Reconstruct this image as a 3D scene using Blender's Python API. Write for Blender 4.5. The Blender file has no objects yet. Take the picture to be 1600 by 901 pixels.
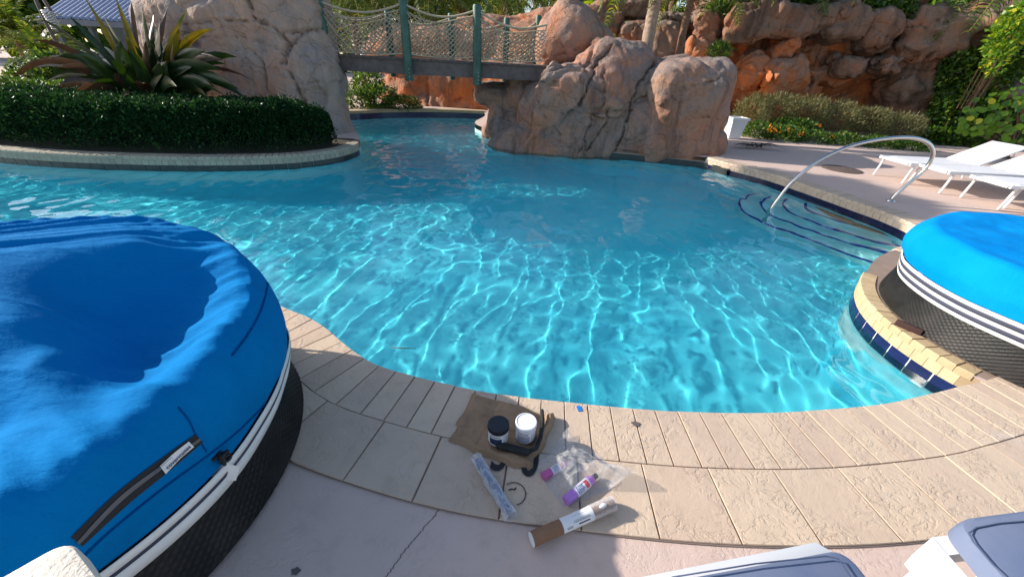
import bpy, bmesh, math, random
import numpy as np
from mathutils import Vector, Matrix
from mathutils.bvhtree import BVHTree
sc = bpy.context.scene
PI = math.pi

# ---------------------------------------------------------------- camera
CAM_F, CAM_PITCH, CAM_ROLL, CAM_H = 600.0, math.radians(31.0), math.radians(3.0), 1.55
_f = np.array([0, math.cos(CAM_PITCH), -math.sin(CAM_PITCH)])
_r0 = np.array([1.0, 0, 0]); _u0 = np.cross(_r0, _f)
_r = _r0 * math.cos(CAM_ROLL) + _u0 * math.sin(CAM_ROLL); _u = np.cross(_r, _f)
EYE = np.array([0, 0, CAM_H])
cd = bpy.data.cameras.new('camera'); cam = bpy.data.objects.new('camera', cd); sc.collection.objects.link(cam)
cam.matrix_world = Matrix(((_r[0], _u[0], -_f[0], 0), (_r[1], _u[1], -_f[1], 0), (_r[2], _u[2], -_f[2], CAM_H), (0, 0, 0, 1)))
cd.sensor_width = 36; cd.lens = 36 * CAM_F / 1600; cd.clip_end = 1500; cd.clip_start = 0.02
sc.camera = cam

# ---------------------------------------------------------------- sky and sun
SUN_AZ, SUN_EL = math.radians(-11), math.radians(25)      # direction the light travels: +x, slightly towards the camera
SUN = Vector((-math.cos(SUN_AZ) * math.cos(SUN_EL), -math.sin(SUN_AZ) * math.cos(SUN_EL), math.sin(SUN_EL)))
world = bpy.data.worlds.new('World'); sc.world = world; world.use_nodes = True
_n = world.node_tree; _s = _n.nodes.new('ShaderNodeTexSky'); _s.sky_type = 'NISHITA'; _s.sun_disc = False
_s.sun_elevation = SUN_EL; _s.sun_rotation = math.atan2(SUN.x, SUN.y)
_n.links.new(_s.outputs[0], _n.nodes['Background'].inputs[0]); _n.nodes['Background'].inputs[1].default_value = 0.15
_L = bpy.data.lights.new('sun', 'SUN'); _L.energy = 5.0; _L.angle = math.radians(0.55); _L.color = (1.0, 0.93, 0.83)
sun = bpy.data.objects.new('sun', _L); sc.collection.objects.link(sun); sun.rotation_euler = SUN.to_track_quat('Z', 'Y').to_euler()
_L.cycles.is_caustics_light = True                          # real refracted sunlight on the pool floor
sc.view_settings.view_transform = 'Standard'; sc.view_settings.look = 'None'
sc.view_settings.exposure = 0.6; sc.view_settings.gamma = 1.0
sc.cycles.use_denoising = True
sc.cycles.max_bounces = 8; sc.cycles.transparent_max_bounces = 12; sc.cycles.sample_clamp_indirect = 6

# ---------------------------------------------------------------- helpers
def P(px, py, z):
    d = _r * (px - 800) + _u * (450.5 - py) + _f * CAM_F
    return Vector(EYE + d * ((z - CAM_H) / d[2]))
def PY(px, py, y):
    d = _r * (px - 800) + _u * (450.5 - py) + _f * CAM_F
    return Vector(EYE + d * (y / d[1]))
def PRW(px, py, z, w=-0.2):                                 # through the water surface
    d = _r * (px - 800) + _u * (450.5 - py) + _f * CAM_F; d = d / np.linalg.norm(d)
    p = EYE + d * ((w - CAM_H) / d[2]); s = d[:2] / 1.33; d2 = np.array([s[0], s[1], -math.sqrt(1 - s @ s)])
    return Vector(p + d2 * ((z - w) / d2[2]))
def proj(co):
    v = co - EYE; w = v @ _f
    return 800 + CAM_F * (v @ _r) / w, 450.5 - CAM_F * (v @ _u) / w
_perm = np.random.RandomState(7).permutation(256); _perm = np.concatenate([_perm, _perm, _perm])
_val = np.random.RandomState(8).rand(256) * 2 - 1
def vn(p):
    p = np.asarray(p, float); i = np.floor(p).astype(int); f = p - i; f = f * f * f * (f * (f * 6 - 15) + 10); i &= 255
    x, y, z = i[..., 0], i[..., 1], i[..., 2]; fx, fy, fz = f[..., 0], f[..., 1], f[..., 2]
    def h(a, b, c): return _val[_perm[_perm[_perm[(x + a) & 255] + ((y + b) & 255)] + ((z + c) & 255)]]
    l = lambda a, b, t: a + (b - a) * t
    return l(l(l(h(0,0,0), h(1,0,0), fx), l(h(0,1,0), h(1,1,0), fx), fy), l(l(h(0,0,1), h(1,0,1), fx), l(h(0,1,1), h(1,1,1), fx), fy), fz)
def fbm(p, octv=4, g=0.5):
    p = np.asarray(p, float); s = 0; a = 1; t = 0
    for k in range(octv): s = s + a * vn(p * 2**k + 17.3 * k); t += a; a *= g
    return s / t
def facets(p, cell):
    """planar broken facets: every Voronoi cell carries its own tilted plane"""
    q = np.asarray(p, float) / cell; i = np.floor(q).astype(int); b1 = np.full(len(q), 9.); b2 = b1.copy(); val = np.zeros(len(q))
    H = lambda x, y, z, s: _val[_perm[_perm[_perm[(x + s) & 255] + (y & 255)] + (z & 255)]]
    for a in (-1, 0, 1):
        for b in (-1, 0, 1):
            for c in (-1, 0, 1):
                x, y, z = i[:, 0] + a, i[:, 1] + b, i[:, 2] + c
                pt = np.stack([x + .5 + .45 * H(x, y, z, 1), y + .5 + .45 * H(x, y, z, 2), z + .5 + .45 * H(x, y, z, 3)], 1)
                e = q - pt; d = np.sqrt((e**2).sum(1)); v = .55 * H(x, y, z, 4) + (e[:, 0] * H(x, y, z, 5) + e[:, 1] * H(x, y, z, 6) + e[:, 2] * H(x, y, z, 7)) * 1.1
                n = d < b1; b2 = np.where(n, b1, np.minimum(b2, d)); val = np.where(n, v, val); b1 = np.minimum(b1, d)
    return val, b2 - b1
WM = {}
def link(o, parent=None, M=None):
    sc.collection.objects.link(o); M = M or Matrix.Identity(4)
    if parent is not None:
        o.parent = parent; o.matrix_parent_inverse = WM[parent.name].inverted()
    o.matrix_basis = M; WM[o.name] = M.copy(); return o
def mesh(name, v, fs, smooth=True, attrs=None):
    """fs: array (n,k) or list of arrays / tuples"""
    me = bpy.data.meshes.new(name); v = np.asarray(v, 'f')
    if isinstance(fs, np.ndarray):
        me.vertices.add(len(v)); me.vertices.foreach_set('co', v.ravel())
        me.loops.add(fs.size); me.loops.foreach_set('vertex_index', fs.ravel().astype('i'))
        me.polygons.add(len(fs)); me.polygons.foreach_set('loop_start', np.arange(0, fs.size, fs.shape[1]).astype('i'))
        me.update(calc_edges=True)
    else:
        me.from_pydata([tuple(map(float, c)) for c in v], [], [tuple(map(int, q)) for q in fs]); me.update()
    if smooth is True: me.shade_smooth()
    elif smooth: me.shade_smooth(); me.set_sharp_from_angle(angle=smooth)
    for k, a in (attrs or {}).items():
        at = me.attributes.new(k, 'FLOAT', 'POINT'); at.data.foreach_set('value', np.asarray(a, 'f'))
    return me
def obj(name, me, mat, parent=None, M=None, **props):
    if mat is not None and not me.materials: me.materials.append(mat)
    o = bpy.data.objects.new(name, me); link(o, parent, M)
    for k, x in props.items(): o[k] = x
    return o
def thing(name, label, cat, loc=(0, 0, 0), group=None, **props):
    o = bpy.data.objects.new(name, None); o.empty_display_size = 0.1; link(o, None, Matrix.Translation(Vector(loc)))
    o['label'] = label; o['category'] = cat
    if group: o['group'] = group
    for k, x in props.items(): o[k] = x
    return o
def tag(o, label, cat, group=None):
    o['label'] = label; o['category'] = cat
    if group: o['group'] = group
    return o
class MB:
    def __init__(s): s.v = []; s.f = []
    def add(s, v, f):
        n = len(s.v); s.v += [tuple(map(float, a)) for a in v]; s.f += [tuple(n + i for i in q) for q in f]; return s
    def box(s, c, h, M=None, bev=0.0):
        """chamfered box"""
        M = M or Matrix.Identity(4); hx, hy, hz = h; b = min(bev, hx * .9, hy * .9, hz * .9); c = Vector(c)
        if b <= 0:
            v = [M @ (c + Vector((x * hx, y * hy, z * hz))) for z in (-1, 1) for x, y in ((-1, -1), (1, -1), (1, 1), (-1, 1))]
            return s.add(v, [(3, 2, 1, 0), (4, 5, 6, 7), (0, 1, 5, 4), (1, 2, 6, 5), (2, 3, 7, 6), (3, 0, 4, 7)])
        bm = bmesh.new(); bmesh.ops.create_cube(bm, size=2)
        for q in bm.verts: q.co = Vector((q.co.x * hx, q.co.y * hy, q.co.z * hz))
        bmesh.ops.bevel(bm, geom=bm.edges[:], offset=b, segments=2, affect='EDGES', profile=0.6)
        bm.verts.index_update(); v = [M @ (c + q.co) for q in bm.verts]; f = [[a.index for a in q.verts] for q in bm.faces]; bm.free()
        return s.add(v, f)
    def tube(s, pts, rad, n=8, caps=True, closed=False):
        pts = [Vector(p) for p in pts]; m = len(pts); rr = rad if hasattr(rad, '__len__') else [rad] * m
        v = []; up = None
        for i, p in enumerate(pts):
            if closed: t = pts[(i + 1) % m] - pts[i - 1]
            else: t = pts[min(i + 1, m - 1)] - pts[max(i - 1, 0)]
            t.normalize()
            if up is None: up = Vector((0, 0, 1)) if abs(t.z) < .9 else Vector((1, 0, 0))
            a = up - t * up.dot(t); a.normalize(); b = t.cross(a); up = a
            for k in range(n):
                an = 2 * PI * k / n; v.append(p + (a * math.cos(an) + b * math.sin(an)) * rr[i])
        f = []
        for i in range(m if closed else m - 1):
            j = (i + 1) % m
            for k in range(n): f.append((i * n + k, i * n + (k + 1) % n, j * n + (k + 1) % n, j * n + k))
        if caps and not closed: f.append(tuple(range(n))[::-1]); f.append(tuple((m - 1) * n + k for k in range(n)))
        return s.add(v, f)
    def lathe(s, prof, n=32, M=None, th0=0, th1=2 * PI, cap=True):
        M = M or Matrix.Identity(4); full = abs(th1 - th0 - 2 * PI) < 1e-6; m = n if full else n + 1; v = []
        for r_, z in prof:
            for k in range(m):
                a = th0 + (th1 - th0) * k / n; v.append(M @ Vector((r_ * math.cos(a), r_ * math.sin(a), z)))
        f = []
        for i in range(len(prof) - 1):
            for k in range(n):
                k2 = (k + 1) % m; f.append((i * m + k, i * m + k2, (i + 1) * m + k2, (i + 1) * m + k))
        if cap and full:
            f.append(tuple(range(m))[::-1]); f.append(tuple((len(prof) - 1) * m + k for k in range(m)))
        return s.add(v, f)
    def mesh(s, name, smooth=math.radians(40), attrs=None): return mesh(name, s.v, s.f, smooth, attrs)
def gridmesh(name, X, Y, Z, smooth=True, mask=None, attrs=None, wrap=False):
    m, n = X.shape; v = np.c_[X.ravel(), Y.ravel(), Z.ravel()]; i = np.arange(n * m).reshape(m, n)
    if wrap: i = np.c_[i, i[:, :1]]
    q = np.c_[i[:-1, :-1].ravel(), i[:-1, 1:].ravel(), i[1:, 1:].ravel(), i[1:, :-1].ravel()]
    if mask is not None: q = q[mask.ravel()]
    return mesh(name, v, q, smooth, attrs)
def smoothline(pts, step, closed=False):
    """Catmull-Rom, resampled at even steps"""
    p = np.array([list(a) for a in pts], float); n = len(p); out = []
    for i in range(n if closed else n - 1):
        g = lambda k: p[k % n] if closed else p[min(max(k, 0), n - 1)]
        a, b, c, d = g(i - 1), g(i), g(i + 1), g(i + 2)
        for t in np.linspace(0, 1, 12, endpoint=False):
            out.append(.5 * (2 * b + (c - a) * t + (2 * a - 5 * b + 4 * c - d) * t * t + (3 * b - a - 3 * c + d) * t**3))
    out.append(p[0] if closed else p[-1]); out = np.array(out)
    L = np.r_[0, np.cumsum(np.linalg.norm(np.diff(out, axis=0), axis=1))]; k = max(2, int(round(L[-1] / step)) + 1)
    s = np.linspace(0, L[-1], k); return np.c_[tuple(np.interp(s, L, out[:, j]) for j in range(p.shape[1]))]
# ---------------------------------------------------------------- materials
def rgb(h):  # sRGB 0-255 -> linear
    return tuple((c / 255 / 12.92 if c / 255 <= .04045 else ((c / 255 + .055) / 1.055) ** 2.4) for c in h)
class Mat:
    def __init__(s, name, col=(.5, .5, .5), rough=.6, spec=.5, metal=0, **k):
        s.m = bpy.data.materials.new(name); s.m.use_nodes = True; s.t = s.m.node_tree; s.b = s.t.nodes['Principled BSDF']
        s.b.inputs['Base Color'].default_value = (*col, 1); s.b.inputs['Roughness'].default_value = rough
        s.b.inputs['Specular IOR Level'].default_value = spec; s.b.inputs['Metallic'].default_value = metal
        for a, x in k.items(): s.b.inputs[a.replace('_', ' ')].default_value = x
    def n(s, t, **k):
        q = s.t.nodes.new('ShaderNode' + t)
        for a, x in k.items():
            if a in ('ins',):
                for b, y in x.items():
                    if isinstance(y, bpy.types.NodeSocket): s.t.links.new(y, q.inputs[b])
                    else: q.inputs[b].default_value = y
            else: setattr(q, a, x)
        return q
    def co(s, scale=(1, 1, 1), kind='Object', rot=(0, 0, 0), loc=(0, 0, 0)):
        c = s.n('TexCoord'); return s.n('Mapping', ins={0: c.outputs[kind], 'Scale': scale, 'Rotation': rot, 'Location': loc}).outputs[0]
    def noise(s, scale, detail=4, rough=.55, vec=None, dist=0, out=0):
        q = s.n('TexNoise', ins={'Scale': scale, 'Detail': detail, 'Roughness': rough, 'Distortion': dist})
        s.t.links.new(vec if vec is not None else s.co(), q.inputs['Vector']); return q.outputs[out]
    def ramp(s, fac, stops):
        q = s.n('ValToRGB', ins={0: fac}); e = q.color_ramp.elements
        while len(e) < len(stops): e.new(.5)
        for a, (p_, c) in zip(e, stops): a.position = p_; a.color = (*c, 1) if hasattr(c, '__len__') else (c, c, c, 1)
        return q.outputs[0]
    def mix(s, f, a, b, mode='MIX'):
        q = s.n('Mix', data_type='RGBA', blend_type=mode)
        for k, x in ((0, f), (6, a), (7, b)):
            if isinstance(x, bpy.types.NodeSocket): s.t.links.new(x, q.inputs[k])
            else: q.inputs[k].default_value = x if k == 0 else ((*x, 1) if len(x) == 3 else x)
        return q.outputs[2]
    def math(s, op, a, b=0, c=0, clamp=False):
        q = s.n('Math', operation=op, use_clamp=clamp)
        for k, x in enumerate((a, b, c)):
            if isinstance(x, bpy.types.NodeSocket): s.t.links.new(x, q.inputs[k])
            else: q.inputs[k].default_value = x
        return q.outputs[0]
    def attr(s, name): return s.n('Attribute', attribute_name=name).outputs['Fac']
    def set(s, sock, x): s.t.links.new(x, s.b.inputs[sock]); return s
    def bump(s, h, strength=.5, dist=.01, prev=None):
        q = s.n('Bump', ins={'Height': h, 'Strength': strength, 'Distance': dist})
        if prev is not None: s.t.links.new(prev, q.inputs['Normal'])
        s.t.links.new(q.outputs[0], s.b.inputs['Normal']); return q.outputs[0]
    def leafy(s, amount=.35, tint=None):
        """mix a translucent share for thin leaves and cloth"""
        out = s.t.nodes['Material Output']; tr = s.n('BsdfTranslucent'); mx = s.n('MixShader', ins={0: amount})
        l = s.b.inputs['Base Color'].links
        if l:
            src = l[0].from_socket
            if tint: src = s.mix(1, src, tint, 'MULTIPLY')
            s.t.links.new(src, tr.inputs[0])
        else:
            c = s.b.inputs['Base Color'].default_value[:3]; tr.inputs[0].default_value = (*(tuple(a * b for a, b in zip(c, tint)) if tint else c), 1)
        s.t.links.new(s.b.outputs[0], mx.inputs[1]); s.t.links.new(tr.outputs[0], mx.inputs[2]); s.t.links.new(mx.outputs[0], out.inputs[0]); return s

def m_plain(name, col, rough=.6, vary=.12, scale=8, bump=.15, bscale=60, metal=0, bdist=.003):
    m = Mat(name, col, rough, metal=metal)
    m.set('Base Color', m.mix(m.ramp(m.noise(scale), [(.3, 0), (.7, 1)]), tuple(c * (1 - vary) for c in col), tuple(min(1, c * (1 + vary)) for c in col)))
    if bump: m.bump(m.noise(bscale, 3), bump, bdist)
    return m.m
def m_rock(name, base, warm, grey, dark, strk=.5, bumpk=1.0):
    m = Mat(name, base, .85, spec=.25); co = m.co()
    big = m.noise(.9, 5, .6, co, .3); c = m.mix(m.ramp(big, [(.38, 0), (.62, 1)]), base, warm)
    c = m.mix(m.math('MULTIPLY', m.ramp(m.noise(1.7, 5, .6, m.co(loc=(9, 3, 5))), [(.45, 0), (.68, 1)]), .8), c, grey)
    up = m.n('SeparateXYZ', ins={0: m.n('NewGeometry').outputs['Normal']}).outputs[2]     # lichen greys the tops
    upn = m.math('ADD', up, m.math('MULTIPLY', m.math('SUBTRACT', m.noise(2.2, 4, .6, co), .5), 1.2))
    c = m.mix(m.math('MULTIPLY', m.ramp(upn, [(.25, 0), (.85, 1)]), .6), c, grey)
    st = m.noise(1.0, 6, .65, m.co((2.6, 2.6, .45)), .6)                                   # run-off streaks
    c = m.mix(m.math('MULTIPLY', m.ramp(st, [(.5, 0), (.66, 1)]), strk), c, dark)
    fine = m.noise(14, 8, .7, co)
    c = m.mix(m.math('MULTIPLY', m.ramp(fine, [(.3, 1), (.6, 0)]), .35), c, tuple(x * .55 for x in base))
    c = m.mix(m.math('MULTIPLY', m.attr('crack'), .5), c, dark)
    m.set('Base Color', c)
    cr = m.n('TexVoronoi', feature='DISTANCE_TO_EDGE', ins={'Scale': 1.5, 'Randomness': 1.0})
    wv = m.n('VectorMath', operation='ADD', ins={0: m.co((1, 1, 1.4)), 1: m.n('VectorMath', operation='SCALE', ins={0: m.noise(2.5, 5, .6, co, out=1), 'Scale': .55}).outputs[0]}).outputs[0]
    m.t.links.new(wv, cr.inputs['Vector'])
    b1 = m.bump(m.ramp(cr.outputs[0], [(0, 0), (.035, 1)]), .55 * bumpk, .03)
    b2 = m.bump(m.noise(5, 9, .68, co), .8 * bumpk, .09, b1)
    m.bump(fine, .6 * bumpk, .015, b2)
    return m.m
def m_leaf(name, a, b, c=None, rough=.4, trans=.35, tint=(1.6, 1.5, .6), lo=.0, spec=.4):
    m = Mat(name, a, rough, spec=spec); st = [(0, a), (.75, b)] + ([(.97, c)] if c else [])
    m.set('Base Color', m.ramp(m.attr('rnd'), st)); return m.leafy(trans, tint).m

def m_stone(name, cols, joint=None, bscale=22, patt=.5, rough=.8, spec=.25, bd=.006):
    m = Mat(name, cols[0], rough, spec=spec); co = m.co()
    rnd = m.n('ObjectInfo').outputs['Random']
    c = m.mix(m.ramp(m.noise(1.6, 5, .6, co), [(.35, 0), (.65, 1)]), cols[0], cols[1])
    c = m.mix(m.math('MULTIPLY', rnd, .7), c, cols[2])
    c = m.mix(m.math('MULTIPLY', m.ramp(m.noise(9, 6, .7, co), [(.52, 0), (.72, 1)]), .35), c, tuple(x * .62 for x in cols[0]))
    c = m.mix(m.math('MULTIPLY', m.ramp(m.noise(3.2, 5, .7, m.co(loc=(4, 7, 1))), [(.6, 0), (.74, 1)]), .25), c, (.62, .6, .58))
    m.set('Base Color', c)
    pit = m.n('TexVoronoi', ins={'Scale': bscale * 2.6, 'Randomness': 1.0}); m.t.links.new(m.co((1, 1, 1)), pit.inputs['Vector'])
    warp = m.n('VectorMath', operation='ADD', ins={0: co, 1: m.n('VectorMath', operation='SCALE', ins={0: m.noise(5, 3, .5, co, out=1), 'Scale': .25}).outputs[0]}).outputs[0]
    rid = m.n('TexNoise', ins={'Scale': bscale, 'Detail': 5, 'Roughness': .6}); m.t.links.new(warp, rid.inputs['Vector'])
    patch = m.ramp(m.noise(4.5, 3, .5, m.co(loc=(2, 2, 2))), [(.42, 0), (.6, 1)])
    h = m.math('MULTIPLY', m.ramp(rid.outputs[0], [(.38, 0), (.5, 1)]), m.math('ADD', m.math('MULTIPLY', patch, patt), .12))
    b1 = m.bump(h, .9, bd)
    b2 = m.bump(m.noise(120, 4, .7, co), .5, .002, b1)
    pv = m.n('TexVoronoi', ins={'Scale': 38, 'Randomness': 1.0}); m.t.links.new(co, pv.inputs['Vector']); m.bump(m.ramp(pv.outputs['Distance'], [(.05, 0), (.16, 1)]), .25, .002, b2)
    return m.m
MAT = {}
MAT['coping'] = m_stone('travertine_coping', [rgb((200, 176, 154)), rgb((188, 165, 147)), rgb((208, 187, 162))], patt=.5, bd=.004, bscale=34)
MAT['deck'] = m_stone('pinkish_concrete', [rgb((200, 176, 166)), rgb((190, 168, 160)), rgb((206, 182, 168))], bscale=40, patt=.25, bd=.003)
MAT['mortar'] = m_plain('mortar', rgb((138, 120, 108)), .95)
MAT['brick'] = m_stone('cream_brick', [rgb((184, 160, 124)), rgb((168, 146, 114)), rgb((194, 174, 140))], patt=.3, bscale=30, bd=.003)
MAT['brick_grey'] = m_stone('weathered_brick', [rgb((168, 158, 138)), rgb((150, 142, 126)), rgb((184, 172, 150))], patt=.3, bscale=30, bd=.003)
MAT['navy'] = m_plain('navy_glazed_tile', rgb((24, 26, 70)), .15, .3, 6, .08, 20)
MAT['darktile'] = m_plain('dark_waterline_tile', rgb((50, 54, 52)), .4, .3, 6, .1, 20)
MAT['grout'] = m_plain('white_grout', (.7, .7, .68), .9)
MAT['white'] = m_plain('white_powder_coat', (.66, .66, .66), .45, .03, 5, .03)
MAT['soil'] = m_plain('garden_soil', (.045, .033, .022), .95, .4, 12, .8, 40, bdist=.02)
MAT['rock'] = m_rock('gunite_rock', rgb((160, 130, 112)), rgb((182, 122, 92)), rgb((124, 120, 118)), rgb((60, 54, 54)), .6)
MAT['rock_grey'] = m_rock('pale_gunite_rock', rgb((178, 160, 146)), rgb((186, 148, 126)), rgb((146, 142, 142)), rgb((104, 90, 84)), .45)
MAT['rock_orange'] = m_rock('orange_gunite_rock', rgb((176, 112, 76)), rgb((204, 116, 62)), rgb((150, 128, 112)), rgb((70, 48, 38)), .5)
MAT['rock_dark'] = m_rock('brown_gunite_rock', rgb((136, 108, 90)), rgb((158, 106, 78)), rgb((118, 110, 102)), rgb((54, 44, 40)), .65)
MAT['hedge'] = m_leaf('hedge_leaf', rgb((20, 46, 30)), rgb((32, 68, 36)), rgb((70, 104, 52)), .45, .2, spec=.2)
MAT['shrub'] = m_leaf('shrub_leaf', rgb((40, 74, 30)), rgb((78, 112, 42)), rgb((130, 140, 60)), .45, .35)
MAT['drygrass'] = m_leaf('thin_shrub_leaf', rgb((70, 78, 52)), rgb((112, 112, 74)), rgb((150, 140, 96)), .6, .3)
MAT['grape'] = m_leaf('sea_grape_leaf', rgb((70, 112, 36)), rgb((116, 152, 46)), rgb((196, 190, 54)), .35, .45)
MAT['vine'] = m_leaf('vine_leaf', rgb((36, 66, 28)), rgb((74, 108, 36)), rgb((120, 140, 44)), .4, .35)
MAT['palm'] = m_leaf('palm_leaflet', rgb((46, 72, 28)), rgb((90, 112, 42)), rgb((150, 140, 60)), .4, .4)
MAT['brightpalm'] = m_leaf('bright_palm_leaflet', rgb((110, 150, 20)), rgb((170, 190, 30)), rgb((210, 200, 50)), .4, .5)
MAT['deadpalm'] = m_leaf('dry_palm_frond', rgb((96, 76, 44)), rgb((140, 112, 66)), rgb((170, 140, 90)), .8, .3, (1.2, 1.1, .8))
MAT['bark'] = m_plain('palm_bark', rgb((150, 128, 112)), .9, .3, 14, .9, 30, bdist=.01)
MAT['darkbark'] = m_plain('rough_bark', rgb((112, 84, 66)), .95, .4, 20, 1, 40, bdist=.02)
MAT['flower'] = m_leaf('orange_petal', rgb((210, 90, 20)), rgb((240, 160, 30)), None, .6, .4, (1.2, 1.1, .8))

# ================================================================= POOL
WATER = -0.2
NEAR = [(-12, 2.0), (-6, 2.25), (-3, 2.42), (-2, 2.3), (-1.47, 2.1), (-1.23, 1.97), (-.98, 1.77), (-.78, 1.64), (-.54, 1.56), (-.11, 1.465), (.37, 1.42), (.9, 1.40), (1.45, 1.43), (2.03, 1.52), (2.3, 1.59), (2.54, 1.66), (2.76, 1.73), (2.93, 1.79)]
RIGHT = [(2.93, 1.79), (2.85, 1.99), (2.815, 2.27), (2.85, 2.54), (2.96, 2.82), (3.18, 3.12), (3.7, 3.6), (4.45, 4.05), (4.9, 4.5), (4.95, 5.0), (4.86, 5.45), (4.68, 6.2), (4.43, 7.01), (3.98, 7.75), (3.8, 8.15)]
ROCKBASE = [(3.8, 8.15), (2.6, 8.5), (1.25, 8.85), (-.18, 9.55), (-.95, 10.45), (-1.25, 11.3), (-1.1, 12.6), (-1.2, 13.5)]
FAR = [(-1.2, 13.5), (-2.2, 13.4), (-3.12, 13.1), (-4.2, 12.5), (-4.95, 11.9), (-6.5, 11.4), (-9, 11)]
BACKL = [(-9, 11), (-9, 10.5), (-6.5, 10.6), (-5.0, 10.5), (-4.3, 9.9), (-3.6, 8.9), (-3.22, 8.1)]
ISLE = [(-3.22, 8.1), (-3.12, 7.55), (-3.3, 6.95), (-3.9, 6.4), (-5.1, 6.02), (-6.6, 5.85), (-8, 5.92), (-10, 6.25), (-12, 6.8)]
cNEAR, cRIGHT, cROCK, cFAR, cBACKL, cISLE = [smoothline(c, .06) for c in (NEAR, RIGHT, ROCKBASE, FAR, BACKL, ISLE)]
OUT = np.vstack([c[:-1] for c in (cNEAR, cRIGHT, cROCK, cFAR, cBACKL, cISLE)] + [np.array([[-12, 6.8]])])
def inside(X, Y, poly=OUT):
    r_ = np.zeros(X.shape, bool); n = len(poly)
    for i in range(n):
        x0, y0 = poly[i]; x1, y1 = poly[(i + 1) % n]
        if y0 == y1: continue
        c = ((y0 > Y) != (y1 > Y)) & (X < (x1 - x0) * (Y - y0) / (y1 - y0) + x0); r_ ^= c
    return r_
def dist(X, Y, poly=OUT, step=2):
    d = np.full(X.shape, 1e9)
    for x, y in poly[::step]: d = np.minimum(d, (X - x)**2 + (Y - y)**2)
    return np.sqrt(d)
# ---- plaster floor with coved edge and walls
xs = np.arange(-12.2, 5.6, .09); ys = np.arange(1.0, 14.2, .09); X, Y = np.meshgrid(xs, ys)
D = dist(X, Y); I = inside(X, Y); dd = np.clip(D, 0, .45)
depth = -1.15 - .25 * np.clip((Y - 4) / 5, 0, 1)
depth = depth + .5 * np.clip(1 - np.hypot((X - 2.9) / .75, (Y - 2.0) / .75), 0, 1)**.8      # shallow shelf by the corner
Z = depth + (.45 - np.sqrt(np.clip(.45**2 - (.45 - dd)**2, 0, 1)))
Z = np.where(I, Z, depth + .45)
msk = (I | (D < .25))
cm = (msk[:-1, :-1] & msk[:-1, 1:] & msk[1:, 1:] & msk[1:, :-1])
fm = Mat('pool_plaster', rgb((120, 205, 225)), .8, spec=.1)
co = fm.co()
fm.set('Base Color', fm.mix(fm.ramp(fm.noise(1.2, 4, .6, co), [(.35, 0), (.65, 1)]), (.085, .60, .73), (.14, .67, .76)))
pool_floor = obj('pool_floor', gridmesh('pool_floor', X, Y, Z, mask=cm), fm.m, kind='structure')
pool_floor.cycles.is_caustics_receiver = True
wm_ = Mat('pool_wall_plaster', (.3, .62, .66), .8, spec=.1)
wm_.set('Base Color', wm_.mix(wm_.ramp(wm_.noise(2.5, 5, .6), [(.3, 0), (.7, 1)]), (.34, .66, .7), (.45, .7, .70)))
n = len(OUT); V = [(x, y, z) for z in (-.12, -1.7) for x, y in OUT]
W_ = obj('pool_wall', mesh('pool_wall', V, [(i, i + 1, n + i + 1, n + i) for i in range(n - 1)], False), wm_.m, kind='structure')
W_.cycles.is_caustics_receiver = True
# ---- water: real ripples
rng = np.random.RandomState(5)
def waves(X, Y):
    Z = 0 * X; wx = X + .25 * vn(np.stack([X * .7, Y * .7, 0 * X], -1)); wy = Y + .25 * vn(np.stack([X * .7, Y * .7, 0 * X + 9], -1))
    for i in range(64):
        lam = .13 * 2**(rng.rand() * 2.0); k = 2 * PI / lam; a = rng.rand() * 2 * PI if i % 5 < 2 else rng.normal(-.05, .38)
        Z = Z + .00036 * (lam / .3)**1.6 * np.sin(k * (wx * math.cos(a) + wy * math.sin(a)) + rng.rand() * 6.28)
    amp = .85 + .35 * vn(np.stack([X * .35, Y * .35, 0 * X + 4], -1)); amp = amp * (1 + .6 * np.clip((Y - 4.5) / 3, 0, 1))
    return WATER + Z * amp
xs = np.r_[np.arange(-12.1, -3, .035), np.arange(-3, 5.3, .021)]; ys = np.r_[np.arange(1.25, 5, .021), np.arange(5, 8, .028), np.arange(8, 13.9, .04)]; X, Y = np.meshgrid(xs, ys)
c_x = np.arange(-12.2, 5.6, .1); c_y = np.arange(1.0, 14.2, .1); CX, CY = np.meshgrid(c_x, c_y)
cmk = inside(CX, CY) | (dist(CX, CY) < .16)
ix = np.clip(((X - c_x[0]) / .1).round().astype(int), 0, len(c_x) - 1); iy = np.clip(((Y - c_y[0]) / .1).round().astype(int), 0, len(c_y) - 1)
vm = cmk[iy, ix]; cm = vm[:-1, :-1] & vm[:-1, 1:] & vm[1:, 1:] & vm[1:, :-1]
wt = Mat('pool_water', (.70, .97, 1.0), 0.0, Transmission_Weight=1.0, IOR=1.33)
wme = gridmesh('pool_water', X, Y, waves(X, Y), mask=cm)
_b = bmesh.new(); _b.from_mesh(wme); bmesh.ops.delete(_b, geom=[q for q in _b.verts if not q.link_faces], context='VERTS'); _b.to_mesh(wme); _b.free()
water = obj('pool_water', wme, wt.m, kind='structure'); water.cycles.is_caustics_caster = True

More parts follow.
